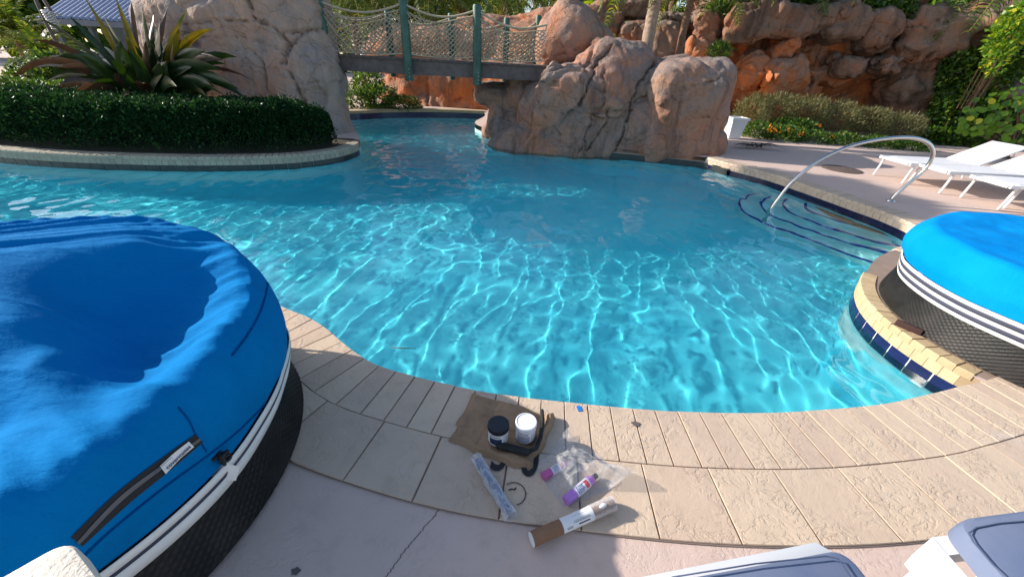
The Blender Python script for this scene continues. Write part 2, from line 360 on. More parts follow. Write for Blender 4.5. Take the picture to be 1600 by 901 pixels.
# ---- deck
def sheet(name, outer, hole, z, mat, **props):
    bm = bmesh.new()
    for L_ in (outer, hole):
        vs = [bm.verts.new((p[0], p[1], z)) for p in L_]
        for i in range(len(vs)): bm.edges.new((vs[i], vs[(i + 1) % len(vs)]))
    bmesh.ops.triangle_fill(bm, use_beauty=True, edges=bm.edges[:], normal=(0, 0, 1))
    for q in bm.faces:
        if q.normal.z < 0: q.normal_flip()
    me = bpy.data.meshes.new(name); bm.to_mesh(me); bm.free(); return obj(name, me, mat, **props)
def normals2(c):
    t = np.gradient(c, axis=0); t /= np.linalg.norm(t, axis=1)[:, None]; return np.c_[t[:, 1], -t[:, 0]]
OUTc = OUT[::3]
deck = sheet('pool_deck', [(-60, -20), (60, -20), (60, 90), (-60, 90)], [(x, y) for x, y in OUTc], -.010, MAT['deck'], kind='structure')
cNEAR2 = smoothline(NEAR[:-1] + [(2.92, 1.775), (3.2, 1.88), (3.6, 2.05), (4.3, 2.4)], .02)   # near coping runs on under the day bed
def band(name, c, o0, o1, z0, z1, mat, parent=None, **props):
    nr = normals2(c); a = c + nr * o0; b = c + nr * o1; n = len(c)
    v = [(x, y, z0) for x, y in a] + [(x, y, z1) for x, y in b]
    return obj(name, mesh(name, v, [(i, i + 1, n + i + 1, n + i) for i in range(n - 1)], True), mat, parent, **props)
coping_near = band('near_coping', cNEAR2[cNEAR2[:, 0] > -2.0], .0, .628, -.0045, -.0045, MAT['mortar'], kind='structure')
def arclen(c): return np.r_[0, np.cumsum(np.linalg.norm(np.diff(c, axis=0), axis=1))]
def piece(name, c, nr, s, L_, s0, s1, o0, o1, zt, zb, mat, parent, gap=.003, bev=.006, seg=2, tilt=0, sk=0.0, nose=False):
    """one stone between arc lengths s0,s1 and offsets o0,o1, chamfered top"""
    tt = np.linspace(s0 + gap, s1 - gap, seg + 1)
    def at(tv, o, dz, skw=0):
        p = np.array([np.interp(tv + skw, s, c[:, j]) for j in (0, 1)]); q = np.array([np.interp(tv + skw, s, nr[:, j]) for j in (0, 1)]); q /= np.linalg.norm(q)
        p = p + q * o; return (p[0], p[1], dz)
    rows = []
    prof = [(o0 + gap * .5, zb, 0), (o0 + gap * .5 + (0 if not nose else 0), zt - bev * (2.2 if nose else 1), 0), (o0 + bev * (1.6 if nose else 1), zt, bev), (o1 - bev, zt, bev), (o1 - gap, zt - bev, 0), (o1 - gap, zb, 0)]
    v = []
    for o, z, ins in prof:
        tv = tt.copy(); tv[0] += ins; tv[-1] -= ins
        for k, a in enumerate(tv): v.append(at(a, o, z + tilt * (a - s0), sk * (o - o0)))
    m = seg + 1; f = []
    for i in range(len(prof) - 1):
        for k in range(seg): f.append((i * m + k, (i + 1) * m + k, (i + 1) * m + k + 1, i * m + k + 1))
    f.append(tuple(i * m for i in range(len(prof)))[::-1]); f.append(tuple(i * m + seg for i in range(len(prof))))
    f = [q[::-1] for q in f]
    return obj(name, mesh(name, v, f, math.radians(25)), mat, parent)
rnd = random.Random(4)
s_ = arclen(cNEAR2); nr_ = normals2(cNEAR2)
def xs_to_s(x): return float(np.interp(x, cNEAR2[:, 0], s_))
a = xs_to_s(-1.75)
while a < xs_to_s(4.0):
    b = a + .118 + rnd.uniform(-.004, .004)
    piece('coping_stone', cNEAR2, nr_, s_, 0, a, b, -.02, .305, .004 + rnd.uniform(-.0015, .0015), -.05, MAT['coping'], coping_near, gap=.0013, bev=.003, nose=True, sk=.0)
    a = b
a = xs_to_s(-1.75); k = 0
while a < xs_to_s(4.0):
    b = a + .29 + rnd.uniform(-.01, .01)
    piece('paving_slab', cNEAR2, nr_, s_, 0, a, b, .306, .625, .003 + rnd.uniform(-.0015, .0015), -.04, MAT['coping'], coping_near, gap=.0015, bev=.003, seg=3)
    a = b
MAT['brick_grout'] = m_plain('sandy_grout', rgb((150, 126, 98)), .9)
MAT['nosing'] = m_plain('blue_nosing_tile', rgb((24, 56, 150)), .9, .2, 6, 0)
MAT['nosing'].node_tree.nodes['Principled BSDF'].inputs['Specular IOR Level'].default_value = 0
MAT['darknavy'] = m_plain('dark_navy_tile', rgb((26, 28, 60)), .2, .3, 6, .08, 20)
# far coping: a row of bricks on top, a row of brick faces, then tiles down to the water
def edge_rows(struct, c, brick, tile, w, s0=0, s1=None, faces=True, tw=.15, top_w=.2, z=.0, bv=.006, tg=.0035):
    s = arclen(c); nr = normals2(c); s1 = s1 or s[-1]; a = s0; k = 0
    while a + w < s1:
        piece('coping_brick', c, nr, s, 0, a, a + w, -.022, top_w, z + .004 + rnd.uniform(-.002, .002), z - .045, brick, struct, gap=.0016, bev=bv, seg=2, nose=True)
        a += w
    if faces:
        a = s0 + w * .5
        while a + w < s1:
            piece('face_brick', c, nr, s, 0, a, a + w, -.016, .05, z - .047, z - .125, brick, struct, gap=.0025, bev=.002, seg=3)
            a += w
    a = s0; zt = z - (.127 if faces else .047)
    while a + tw < s1:
        piece('waterline_tile', c, nr, s, 0, a, a + tw, -.012, .03, zt, -.30, tile, struct, gap=tg, bev=.002, seg=3)
        a += tw
cI = smoothline(ISLE, .02); band('x', cI, .0, .0, 0, 0, None)
bpy.data.objects.remove(bpy.data.objects['x'])
isle_edge = band('island_coping', cI, .0, .23, -.006, -.006, MAT['mortar'], kind='structure')
sI = arclen(cI); s1I = float(np.interp(9.2, -cI[::1, 0][sI > 1.5], sI[sI > 1.5]))
edge_rows(isle_edge, cI, MAT['brick_grey'], MAT['darktile'], .094, .35, s1I, tw=.2)
g = band('grout_band', cI, .003, .003, -.03, -.32, MAT['mortar'], isle_edge)
cR = smoothline(RIGHT, .02); sR = arclen(cR)
right_edge = band('right_coping', cR, .0, .23, -.006, -.006, MAT['mortar'], kind='structure')
band('grout_band', cR, .003, .003, -.03, -.32, MAT['grout'], right_edge)
sm = float(sR[np.argmin(np.hypot(cR[:, 0] - 3.3, cR[:, 1] - 3.25))])
edge_rows(right_edge, cR, MAT['brick'], MAT['navy'], .088, .06, sm, tw=.15, top_w=.085, z=-.003, bv=.0035, tg=.0045)
band('brick_grout', cR[:int(sm / .02)], -.0125, -.0125, -.01, -.128, MAT['brick_grout'], right_edge); band('tile_grout', cR[:int(sm / .02)], -.0068, -.0068, -.128, -.32, MAT['grout'], right_edge)
edge_rows(right_edge, cR, MAT['coping'], MAT['darknavy'], .1, sm + .9, sR[-1], tw=.15, top_w=.28, z=-.001)
cF = smoothline(FAR[:-1], .05); far_edge = band('far_coping', cF, -.03, .3, .03, .03, MAT['brick'], kind='structure')
band('coping_face', cF, -.03, -.03, .03, -.05, MAT['brick'], far_edge); band('tile_band', cF, -.02, -.02, -.05, -.3, MAT['navy'], far_edge)
cK = smoothline([(4.43, 7.01), (3.98, 7.75)] + ROCKBASE[:6], .05); cK = cK[14:-20]; rb = band('rock_base_kerb', cK, -.07, .8, -.1, -.02, MAT['brick_grey'], kind='structure')
band('kerb_face', cK, -.07, -.07, -.1, -.3, MAT['darktile'], rb)

# ---- entry steps with navy nosing
STEPS = [(-.95, [(5.3, 7.3), (4.86, 7.2), (4.17, 6.9), (3.79, 6.45), (3.69, 6.03), (3.78, 5.61), (4.05, 5.17), (4.37, 4.61), (4.64, 4.28), (5.0, 3.8)]),
    (-.77, [(5.5, 7.1), (5.06, 6.97), (4.47, 6.75), (4.12, 6.4), (3.96, 5.96), (4.1, 5.45), (4.49, 4.83), (4.87, 4.49), (5.2, 4.1)]),
    (-.59, [(5.5, 6.85), (5.08, 6.73), (4.68, 6.57), (4.36, 6.23), (4.22, 5.82), (4.36, 5.39), (4.65, 4.9), (5.07, 4.55), (5.4, 4.3)]),
    (-.41, [(5.7, 6.7), (5.25, 6.55), (4.91, 6.39), (4.61, 6.09), (4.48, 5.72), (4.65, 5.37), (4.95, 5.0), (5.28, 4.8), (5.6, 4.6)])]
stm = m_plain('step_plaster', (.40, .72, .74), .85, .1, 3, 0)
stair = None
for z, pts in STEPS:
    c = smoothline(pts, .05); n = len(c); v = [(x, y, z) for x, y in c] + [(x, y, z - .3) for x, y in c] + [(6.2, c[-1][1], z), (6.2, c[0][1], z)]
    f = [(i, i + 1, n + i + 1, n + i) for i in range(n - 1)] + [tuple(list(range(n)) + [2 * n, 2 * n + 1])[::-1]]
    o = mesh('step', v, f, False)
    if stair is None: stair = obj('pool_steps', o, stm, kind='structure'); q = stair
    else: q = obj('step', o, stm, stair)
    q.cycles.is_caustics_receiver = True
    nrm = normals2(c); a_ = c + nrm * -.012; b_ = c + nrm * .05
    L0, L1 = (c + nrm * .012), (c - nrm * .022)
    if np.hypot(*(L0[n // 2] - np.array([5, 5.8]))) < np.hypot(*(L1[n // 2] - np.array([5, 5.8]))): L0, L1 = (c - nrm * .012), (c + nrm * .022)
    v = [(x, y, z + .006) for x, y in L1] + [(x, y, z + .006) for x, y in L0] + [(x, y, z - .03) for x, y in L0]
    f = []
    for i in range(0, n - 1):
        f += [(i, i + 1, n + i + 1, n + i), (n + i, n + i + 1, 2 * n + i + 1, 2 * n + i)]
    q = obj('nosing_tiles', mesh('nosing', v, f, False), MAT['nosing'], stair); q.cycles.is_caustics_receiver = True
land = m_plain('landing_brown', rgb((170, 120, 84)), .9, .15, 2, 0)  # brown for the oval on the top tread
th = np.linspace(0, 2 * PI, 40, endpoint=False)
q = obj('landing', mesh('landing', [(5.15 + .5 * math.cos(t), 5.6 + .8 * math.sin(t), -.40) for t in th], [tuple(range(40))], False), land, stair); q.cycles.is_caustics_receiver = True

# ================================================================= ROCKS (one signed field each, meshed with surface nets)
def snet(F, org, h):
    nx, ny, nz = F.shape; S = F < 0
    corners = [(a, b, c) for a in (0, 1) for b in (0, 1) for c in (0, 1)]
    g = lambda A, o: A[o[0]:nx - 1 + o[0], o[1]:ny - 1 + o[1], o[2]:nz - 1 + o[2]]
    cnt = sum(g(S, o).astype(np.int8) for o in corners); act = (cnt > 0) & (cnt < 8); idx = np.argwhere(act)
    num = np.zeros(len(idx)); pos = np.zeros((len(idx), 3)); ii = tuple(idx.T)
    cv = {o: g(F, o)[ii] for o in corners}
    for o in corners:
        for ax in range(3):
            if o[ax] == 0:
                q = list(o); q[ax] = 1; q = tuple(q); a, b = cv[o], cv[q]; cr = (a < 0) != (b < 0)
                t = np.where(cr, a / np.where(a == b, 1, a - b), 0); p = np.array(o, float)[None] + np.zeros((len(idx), 3)); p[:, ax] += t
                pos += p * cr[:, None]; num += cr
    v = (idx + pos / num[:, None]) * h + org
    vid = -np.ones(act.shape, int); vid[ii] = np.arange(len(idx)); qs = []
    for ax in range(3):
        b, c = [(1, 2), (2, 0), (0, 1)][ax]
        sl0 = [slice(1, -1)] * 3; sl0[ax] = slice(0, -1); sl1 = [slice(1, -1)] * 3; sl1[ax] = slice(1, None)
        A, B = S[tuple(sl0)], S[tuple(sl1)]; e = np.argwhere(A != B)
        if not len(e): continue
        base = e.copy(); off = np.array([1, 1, 1]); off[ax] = 0; base = base + off
        fl = A[tuple(e.T)]
        def vv(db, dc):
            q = base.copy(); q[:, b] -= db; q[:, c] -= dc; return vid[tuple(q.T)]
        q = np.stack([vv(0, 0), vv(1, 0), vv(1, 1), vv(0, 1)], 1); q[~fl] = q[~fl][:, ::-1]; qs.append(q)
    return v, np.vstack(qs)
def E(px, py, y, rx, ry, ry_depth, rot=0):
    """ellipsoid aimed with pixel coordinates at distance y: radii in pixels, depth radius in metres"""
    c = PY(px, py, y); w = float((np.array(c) - EYE) @ _f); s = w / CAM_F
    return ('e', np.array(c), np.array([rx * s, ry_depth, ry * s]), math.radians(rot))
def Ew(c, r_, rot=0): return ('e', np.array(c, float), np.array(r_, float), math.radians(rot))
def Bx(c, h, rd=.2, tilt=0): return ('b', np.array(c, float), np.array(h, float), math.radians(tilt), rd)
def field(prims, Pn, k):
    F = None
    for pr in prims:
        sub = pr[0] == 'sub'
        if sub: pr = pr[1]
        q = Pn - pr[1]; c, s = math.cos(pr[3]), math.sin(pr[3]); q = np.stack([q[..., 0] * c - q[..., 2] * s, q[..., 1], q[..., 0] * s + q[..., 2] * c], -1)
        if pr[0] == 'e':
            k0 = np.sqrt(((q / pr[2])**2).sum(-1)); k1 = np.sqrt(((q / pr[2]**2)**2).sum(-1)) + 1e-9; d = k0 * (k0 - 1) / k1
        else:
            a = np.abs(q) - (pr[2] - pr[4]); d = np.sqrt((np.maximum(a, 0)**2).sum(-1)) + np.minimum(a.max(-1), 0) - pr[4]
        if F is None: F = d
        elif sub: h = np.clip(.5 - .5 * (F + d) / k, 0, 1); F = F * (1 - h) - d * h + k * h * (1 - h)
        else: h = np.clip(.5 + .5 * (d - F) / k, 0, 1); F = d * (1 - h) + F * h - k * h * (1 - h)
    return F
def rock_mesh(name, prims, h=.035, k=.15, amp=.10, nsc=1.1, fine=.012, cracks=(), seed=0, zmin=-.5, strata=.0, fac=.5, cell=.8, ck=(.5, .8)):
    lo = np.min([p[1] - np.max(p[2]) if p[0] == 'e' and p[3] else p[1] - p[2] for p in prims if p[0] != 'sub'], 0) - .25
    hi = np.max([p[1] + np.max(p[2]) if p[0] == 'e' and p[3] else p[1] + p[2] for p in prims if p[0] != 'sub'], 0) + .25
    lo[2] = max(lo[2], zmin)
    ax = [np.arange(lo[i], hi[i] + h, h) for i in range(3)]; G = np.stack(np.meshgrid(*ax, indexing='ij'), -1).astype(np.float32)
    F = field(prims, G, k)
    nb = np.abs(F) < amp * 2.2 + h * 2; Q = G[nb].astype(float) + seed * 13.1
    a = fbm(Q * nsc, 3, .5)
    rg = 1 - np.abs(fbm(Q * nsc * 1.3 + 40, 3, .5)) * 4; rg = np.clip(rg, 0, 1)**2          # creases between lobes
    W_ = Q + .25 * np.stack([vn(Q * 1.7), vn(Q * 1.7 + 31), vn(Q * 1.7 + 62)], -1); v1, e1 = facets(W_, cell); v2, e2 = facets(W_ + 5, cell * .42)
    d = a * amp * 1.3 + rg * amp * .2 + amp * fac * (v1 * 1.3 * np.clip(e1 * 5, .3, 1) + .5 * v2 * np.clip(e2 * 5, .2, 1) + .45 * np.exp(-(e1 / .05)**2))
    if strata: d = d + strata * np.sin(Q[:, 2] * 9 + fbm(Q * .8, 2) * 6) * .5
    F[nb] += d
    F[:, :, 0] = np.where(F[:, :, 0] < 0, .01, F[:, :, 0]); F[:, :, -1] = np.maximum(F[:, :, -1], .01); F[0] = np.maximum(F[0], .01); F[-1] = np.maximum(F[-1], .01); F[:, 0] = np.maximum(F[:, 0], .01); F[:, -1] = np.maximum(F[:, -1], .01)
    v, q = snet(F, lo, h)
    # normals
    fn = np.cross(v[q[:, 2]] - v[q[:, 0]], v[q[:, 3]] - v[q[:, 1]]); N = np.zeros_like(v)
    for j in range(4): np.add.at(N, q[:, j], fn)
    N /= np.linalg.norm(N, axis=1)[:, None] + 1e-9
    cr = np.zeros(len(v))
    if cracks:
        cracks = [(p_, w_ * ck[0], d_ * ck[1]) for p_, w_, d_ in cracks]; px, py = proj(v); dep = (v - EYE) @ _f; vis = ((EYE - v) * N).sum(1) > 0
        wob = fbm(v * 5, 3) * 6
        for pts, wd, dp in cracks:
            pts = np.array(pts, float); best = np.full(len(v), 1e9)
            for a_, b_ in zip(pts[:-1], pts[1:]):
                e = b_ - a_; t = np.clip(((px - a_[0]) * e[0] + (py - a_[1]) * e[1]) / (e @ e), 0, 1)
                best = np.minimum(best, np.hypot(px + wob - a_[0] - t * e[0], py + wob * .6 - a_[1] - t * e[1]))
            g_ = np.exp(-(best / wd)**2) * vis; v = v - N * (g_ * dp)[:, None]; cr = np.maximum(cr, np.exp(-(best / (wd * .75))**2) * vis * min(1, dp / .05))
    v = v + N * (fbm(v * 6 + seed, 4, .55) * fine * 2.2)[:, None]
    return mesh(name, v, q, True, {'crack': cr})

# ---- island formation right of the bridge
rf = thing('rock_formation', 'big cluster of pinkish grey boulders on the pool edge right of the rope bridge', 'rocks', (1.6, 9.4, 0))
main = [E(900, 195, 9.6, 100, 72, .8), E(866, 168, 9.5, 56, 62, .7), E(945, 150, 9.5, 62, 76, .75), E(905, 235, 9.4, 140, 50, .9), E(1005, 215, 9.3, 66, 66, .8), E(978, 128, 9.6, 46, 52, .7), E(1012, 165, 9.5, 50, 60, .7), E(838, 160, 9.4, 24, 40, .4, 20), Bx((1.15, 9.5, .55), (.95, .8, .85), .3, 6)]
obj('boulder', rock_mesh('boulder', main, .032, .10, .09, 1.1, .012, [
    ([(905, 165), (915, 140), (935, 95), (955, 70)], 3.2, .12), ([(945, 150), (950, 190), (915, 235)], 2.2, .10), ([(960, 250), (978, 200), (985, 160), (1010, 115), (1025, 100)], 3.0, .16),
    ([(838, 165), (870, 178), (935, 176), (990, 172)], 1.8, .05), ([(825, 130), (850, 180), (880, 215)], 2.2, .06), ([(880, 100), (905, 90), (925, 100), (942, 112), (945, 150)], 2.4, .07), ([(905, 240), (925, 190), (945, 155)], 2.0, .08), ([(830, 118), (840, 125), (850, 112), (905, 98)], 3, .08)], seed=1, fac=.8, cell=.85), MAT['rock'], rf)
blk = [Bx((3.36, 9.3, .55), (.80, .95, 1.05), .40, 0), Bx((3.62, 9.4, 1.0), (.66, .85, .70), .32, -4), E(1055, 130, 9.6, 60, 34, .9), E(1015, 222, 9.0, 36, 46, .7), E(1052, 225, 9.1, 74, 46, .85), E(1098, 235, 8.9, 28, 32, .6)]
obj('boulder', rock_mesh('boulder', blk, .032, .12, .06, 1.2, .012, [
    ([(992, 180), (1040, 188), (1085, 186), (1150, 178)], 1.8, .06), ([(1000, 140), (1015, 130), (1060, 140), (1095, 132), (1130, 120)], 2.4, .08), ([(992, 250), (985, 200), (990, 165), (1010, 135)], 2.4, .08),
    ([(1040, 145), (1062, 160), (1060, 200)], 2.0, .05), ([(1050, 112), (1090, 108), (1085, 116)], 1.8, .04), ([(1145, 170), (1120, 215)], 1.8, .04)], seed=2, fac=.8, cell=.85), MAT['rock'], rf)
nose = [E(778, 150, 10.3, 38, 21, .5, 8), E(806, 200, 10.1, 46, 30, .8, 0), E(784, 186, 10.2, 22, 34, .55, -15), E(820, 150, 10.2, 34, 30, .7), E(765, 205, 10.35, 11, 14, .35), E(845, 230, 10.0, 50, 40, .8), E(815, 118, 10.4, 22, 22, .7)]
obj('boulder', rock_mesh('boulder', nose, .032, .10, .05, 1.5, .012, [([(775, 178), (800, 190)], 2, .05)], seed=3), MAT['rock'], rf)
top = [E(892, 58, 10.4, 50, 46, .75), E(884, 32, 10.4, 24, 34, .5), E(858, 80, 10.2, 24, 34, .5), E(862, 62, 10.5, 26, 36, .6), E(925, 68, 10.7, 36, 30, .6), E(885, 85, 10.5, 45, 26, .7)]
obj('boulder', rock_mesh('boulder', top, .036, .12, .055, 1.2, .012, [([(850, 92), (890, 82), (930, 70)], 2, .06)], seed=4, fac=.35, cell=1.1), MAT['rock'], rf)
# ---- left formation by the fern
lf = thing('rock_formation', 'tall pale grey rounded rock at the left end of the rope bridge behind the hedge', 'rocks', (-5, 9, 0))
left = [E(425, 110, 9.3, 110, 130, .85), E(370, 40, 9.5, 115, 75, .95), E(340, 90, 9.4, 105, 110, .85), E(482, 150, 9.1, 52, 95, .75), E(506, 118, 9.1, 30, 42, .55), E(500, 40, 9.3, 12, 50, .4), E(430, 20, 9.5, 85, 95, .95), E(515, 210, 8.9, 40, 60, .6), E(300, 40, 9.7, 70, 60, .9), E(400, -40, 9.6, 95, 70, .9), E(528, 195, 9.1, 16, 45, .45), E(380, -90, 9.5, 80, 60, .8)]
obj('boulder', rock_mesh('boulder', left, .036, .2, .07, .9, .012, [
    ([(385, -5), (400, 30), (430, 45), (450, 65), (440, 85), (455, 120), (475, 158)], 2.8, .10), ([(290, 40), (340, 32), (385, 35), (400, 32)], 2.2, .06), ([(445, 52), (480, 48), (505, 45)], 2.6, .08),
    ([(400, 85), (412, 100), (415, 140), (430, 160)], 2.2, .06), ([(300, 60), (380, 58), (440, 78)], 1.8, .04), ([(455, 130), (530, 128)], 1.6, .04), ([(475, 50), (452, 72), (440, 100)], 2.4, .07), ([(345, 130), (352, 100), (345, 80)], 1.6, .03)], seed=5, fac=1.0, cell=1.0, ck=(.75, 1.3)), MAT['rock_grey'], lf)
# ---- canyon wall seen behind and under the bridge
ca = thing('rock_wall', 'long low pink rock bank behind the rope bridge net', 'rocks', (-2.5, 16, 0))
bank = [E(655, 150, 15.3, 60, 42, .7), E(730, 145, 15.0, 60, 52, .8), E(690, 85, 15.8, 105, 38, 1.0), E(620, 82, 15.6, 45, 32, .9), E(780, 75, 15.8, 70, 36, .9), E(800, 150, 14.8, 60, 60, .9), E(640, 60, 16.2, 50, 18, .7), E(760, 45, 16.2, 60, 20, .8), E(850, 60, 16, 60, 40, .9), E(700, 175, 15.0, 70, 26, .8), E(835, 100, 15.3, 70, 60, .9)]
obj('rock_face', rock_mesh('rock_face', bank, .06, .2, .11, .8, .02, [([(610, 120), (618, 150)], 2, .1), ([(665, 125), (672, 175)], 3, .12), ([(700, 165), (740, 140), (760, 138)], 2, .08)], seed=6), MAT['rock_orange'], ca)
# ---- cliff on the right
cl = thing('rock_cliff', 'long overhanging orange and brown rock cliff behind the flower bed', 'rocks', (8, 14, 0))
face = [E(1010, 105, 14.8, 70, 62, .9), E(1090, 105, 14.8, 70, 70, .9), E(1180, 140, 14.4, 60, 70, .9), E(1270, 140, 14.2, 80, 80, 1.0), E(1350, 130, 14.4, 80, 80, 1.0), E(1230, 90, 14.6, 120, 40, .9), E(1290, 80, 14.2, 60, 35, .8), E(1060, 60, 15.2, 80, 24, .8)]
face += [('sub', E(1345, 165, 13.1, 50, 36, 1.0)), ('sub', E(1215, 86, 13.2, 90, 9, .5))]
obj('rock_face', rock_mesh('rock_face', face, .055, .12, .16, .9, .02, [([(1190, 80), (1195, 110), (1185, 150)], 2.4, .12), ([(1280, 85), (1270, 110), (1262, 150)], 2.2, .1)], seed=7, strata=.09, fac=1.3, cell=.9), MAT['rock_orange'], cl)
def boulder(px, py, y, rx, ry, d, seed, rot=0, mat='rock_orange', extra=(), amp=.07, h=.045):
    e_ = E(px, py, y, rx, ry, d, rot); ps = [('b', e_[1], e_[2] * [.98, 1, .95], e_[3], float(min(e_[2]) * .62)), ('e', e_[1] + e_[2] * [.2, 0, -.1], e_[2] * [.85, 1, 1.0], e_[3])]
    obj('boulder', rock_mesh('boulder', ps, h, .08, amp * 1.3, 1.3, .02, seed=seed, fac=1.1, cell=.55), MAT[mat], cl)
for a in [(1162, 38, 13.5, 38, 26, .7, 11, -10, 'rock_dark'), (1222, 36, 13.4, 38, 22, .65, 12, 4, 'rock_dark'), (1272, 28, 13.4, 28, 20, .6, 13, 0, 'rock_dark'), (1318, 36, 13.3, 34, 26, .6, 14, 8, 'rock_dark'), (1362, 50, 13.3, 28, 28, .6, 15, 10, 'rock_dark'),
          (1174, 112, 13.4, 19, 26, .45, 16, 0, 'rock_orange'), (1222, 118, 13.2, 36, 26, .5, 17, -20, 'rock_orange'), (1222, 78, 13.3, 15, 15, .4, 18, 10, 'rock_orange'), (1322, 104, 13.1, 22, 15, .4, 19, 0, 'rock_dark'), (1378, 102, 12.9, 19, 12, .4, 20, 0, 'rock_dark'),
          (938, 32, 14.6, 34, 12, .6, 21, 4, 'rock_dark'), (992, 58, 14.2, 26, 14, .5, 22, 6, 'rock_dark'), (1048, 38, 14.3, 32, 18, .6, 23, 0, 'rock_dark'), (1030, 70, 13.8, 26, 30, .6, 24, 0, 'rock_dark'), (1095, 58, 13.8, 22, 36, .6, 25, 0, 'rock_dark'), (1084, 78, 13.2, 16, 13, .4, 26, 0, 'rock_orange'), (1118, 10, 14.4, 34, 12, .6, 27, 0, 'rock_dark'), (985, 15, 15.5, 60, 14, .6, 28, 0, 'rock_dark')]:
    boulder(*a)
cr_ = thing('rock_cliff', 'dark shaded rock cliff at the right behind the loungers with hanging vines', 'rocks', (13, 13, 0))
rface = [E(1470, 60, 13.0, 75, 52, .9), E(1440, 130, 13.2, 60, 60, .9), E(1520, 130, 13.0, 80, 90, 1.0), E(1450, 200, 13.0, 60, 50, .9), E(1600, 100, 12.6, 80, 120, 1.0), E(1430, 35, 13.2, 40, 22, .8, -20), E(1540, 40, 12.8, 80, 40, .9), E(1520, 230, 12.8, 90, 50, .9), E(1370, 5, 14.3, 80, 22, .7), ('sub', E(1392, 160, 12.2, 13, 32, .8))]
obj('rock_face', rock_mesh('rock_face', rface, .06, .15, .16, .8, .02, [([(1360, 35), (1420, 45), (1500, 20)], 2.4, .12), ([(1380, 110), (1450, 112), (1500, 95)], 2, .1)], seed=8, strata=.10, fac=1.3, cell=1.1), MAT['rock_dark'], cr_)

# ================================================================= PLANTS
def leaves(name, c, nrm, L, W, rs, up=.3, spread=.9, bend=.25, attr_bias=None):
    """n little folded leaves as quads; c (n,3) centres, nrm (n,3) outward directions"""
    n = len(c); L = L * (0.7 + .6 * rs.rand(n))[:, None]; W = W * (0.7 + .6 * rs.rand(n))[:, None]
    d = nrm + spread * rs.normal(size=(n, 3)) + np.array([0, 0, up]); d /= np.linalg.norm(d, axis=1)[:, None]
    s = np.cross(d, rs.normal(size=(n, 3))); s /= np.linalg.norm(s, axis=1)[:, None] + 1e-9; w = np.cross(s, d)
    v = np.stack([c, c + d * L * .5 + s * W * .5 + w * W * bend, c + d * L, c + d * L * .5 - s * W * .5 + w * W * bend], 1).reshape(-1, 3)
    q = np.arange(n * 4).reshape(n, 4); r_ = rs.rand(n)
    if attr_bias is not None: r_ = np.clip(r_ * .6 + attr_bias * .4, 0, 1)
    return mesh(name, v, q, False, {'rnd': np.repeat(r_, 4)})
def clump_points(prims_c, prims_r, n, rs, shell=.55):
    """points in the outer shell of a set of ellipsoids"""
    k = rs.randint(len(prims_c), size=n); wts = np.array([r_[0] * r_[1] + r_[1] * r_[2] for r_ in prims_r]); k = rs.choice(len(prims_c), n, p=wts / wts.sum())
    d = rs.normal(size=(n, 3)); d /= np.linalg.norm(d, axis=1)[:, None]; rr = shell + (1 - shell) * rs.rand(n) ** .5
    lump = 1 + .22 * vn(d * 2.3 + k[:, None] * 3.7)
    c = np.array(prims_c)[k] + d * np.array(prims_r)[k] * (rr * lump)[:, None]
    ok = np.ones(n, bool)
    for cc, r_ in zip(prims_c, prims_r):
        ok &= ~((((c - cc) / (np.array(r_) * .5))**2).sum(1) < 1)
    return c[ok], d[ok]
def bush(name, label, cat, spots, n, L, W, mat, seed, group=None, stems=True, up=.3, shell=.5, base=None, stuff=False, zfloor=0.0):
    """spots: list of (px, py, y, rx_px, ry_px, depth)"""
    rs = np.random.RandomState(seed); C, R = [], []
    for s in spots:
        e = E(*s); C.append(e[1]); R.append(e[2])
    b = base or (float(np.mean([c[0] for c in C])), float(np.mean([c[1] for c in C])), zfloor)
    c, d = clump_points(C, R, n, rs, shell); k = c[:, 2] > zfloor + .01; c, d = c[k], d[k]
    if stuff:
        o = obj(name, leaves('foliage', c, d, L, W, rs, up), mat); o['kind'] = 'stuff'; tag(o, label, cat); return o
    t = thing(name, label, cat, b, group)
    obj('foliage', leaves('foliage', c, d, L, W, rs, up), mat, t)
    if stems:
        m = MB()
        for q in range(14):
            cc, r_ = C[q % len(C)], R[q % len(C)]; a = Vector(b) + Vector((rs.normal() * .06, rs.normal() * .06, 0)); e = Vector(cc + r_ * rs.normal(size=3) * .45)
            a = Vector((a.x * .35 + e.x * .65, a.y * .35 + e.y * .65, zfloor - .02)); m.tube([a, a.lerp(e, .5) + Vector((0, 0, .05)), e], [.012, .009, .004], 5, False)
        obj('stem', m.mesh('stem'), MAT['darkbark'], t)
    return t

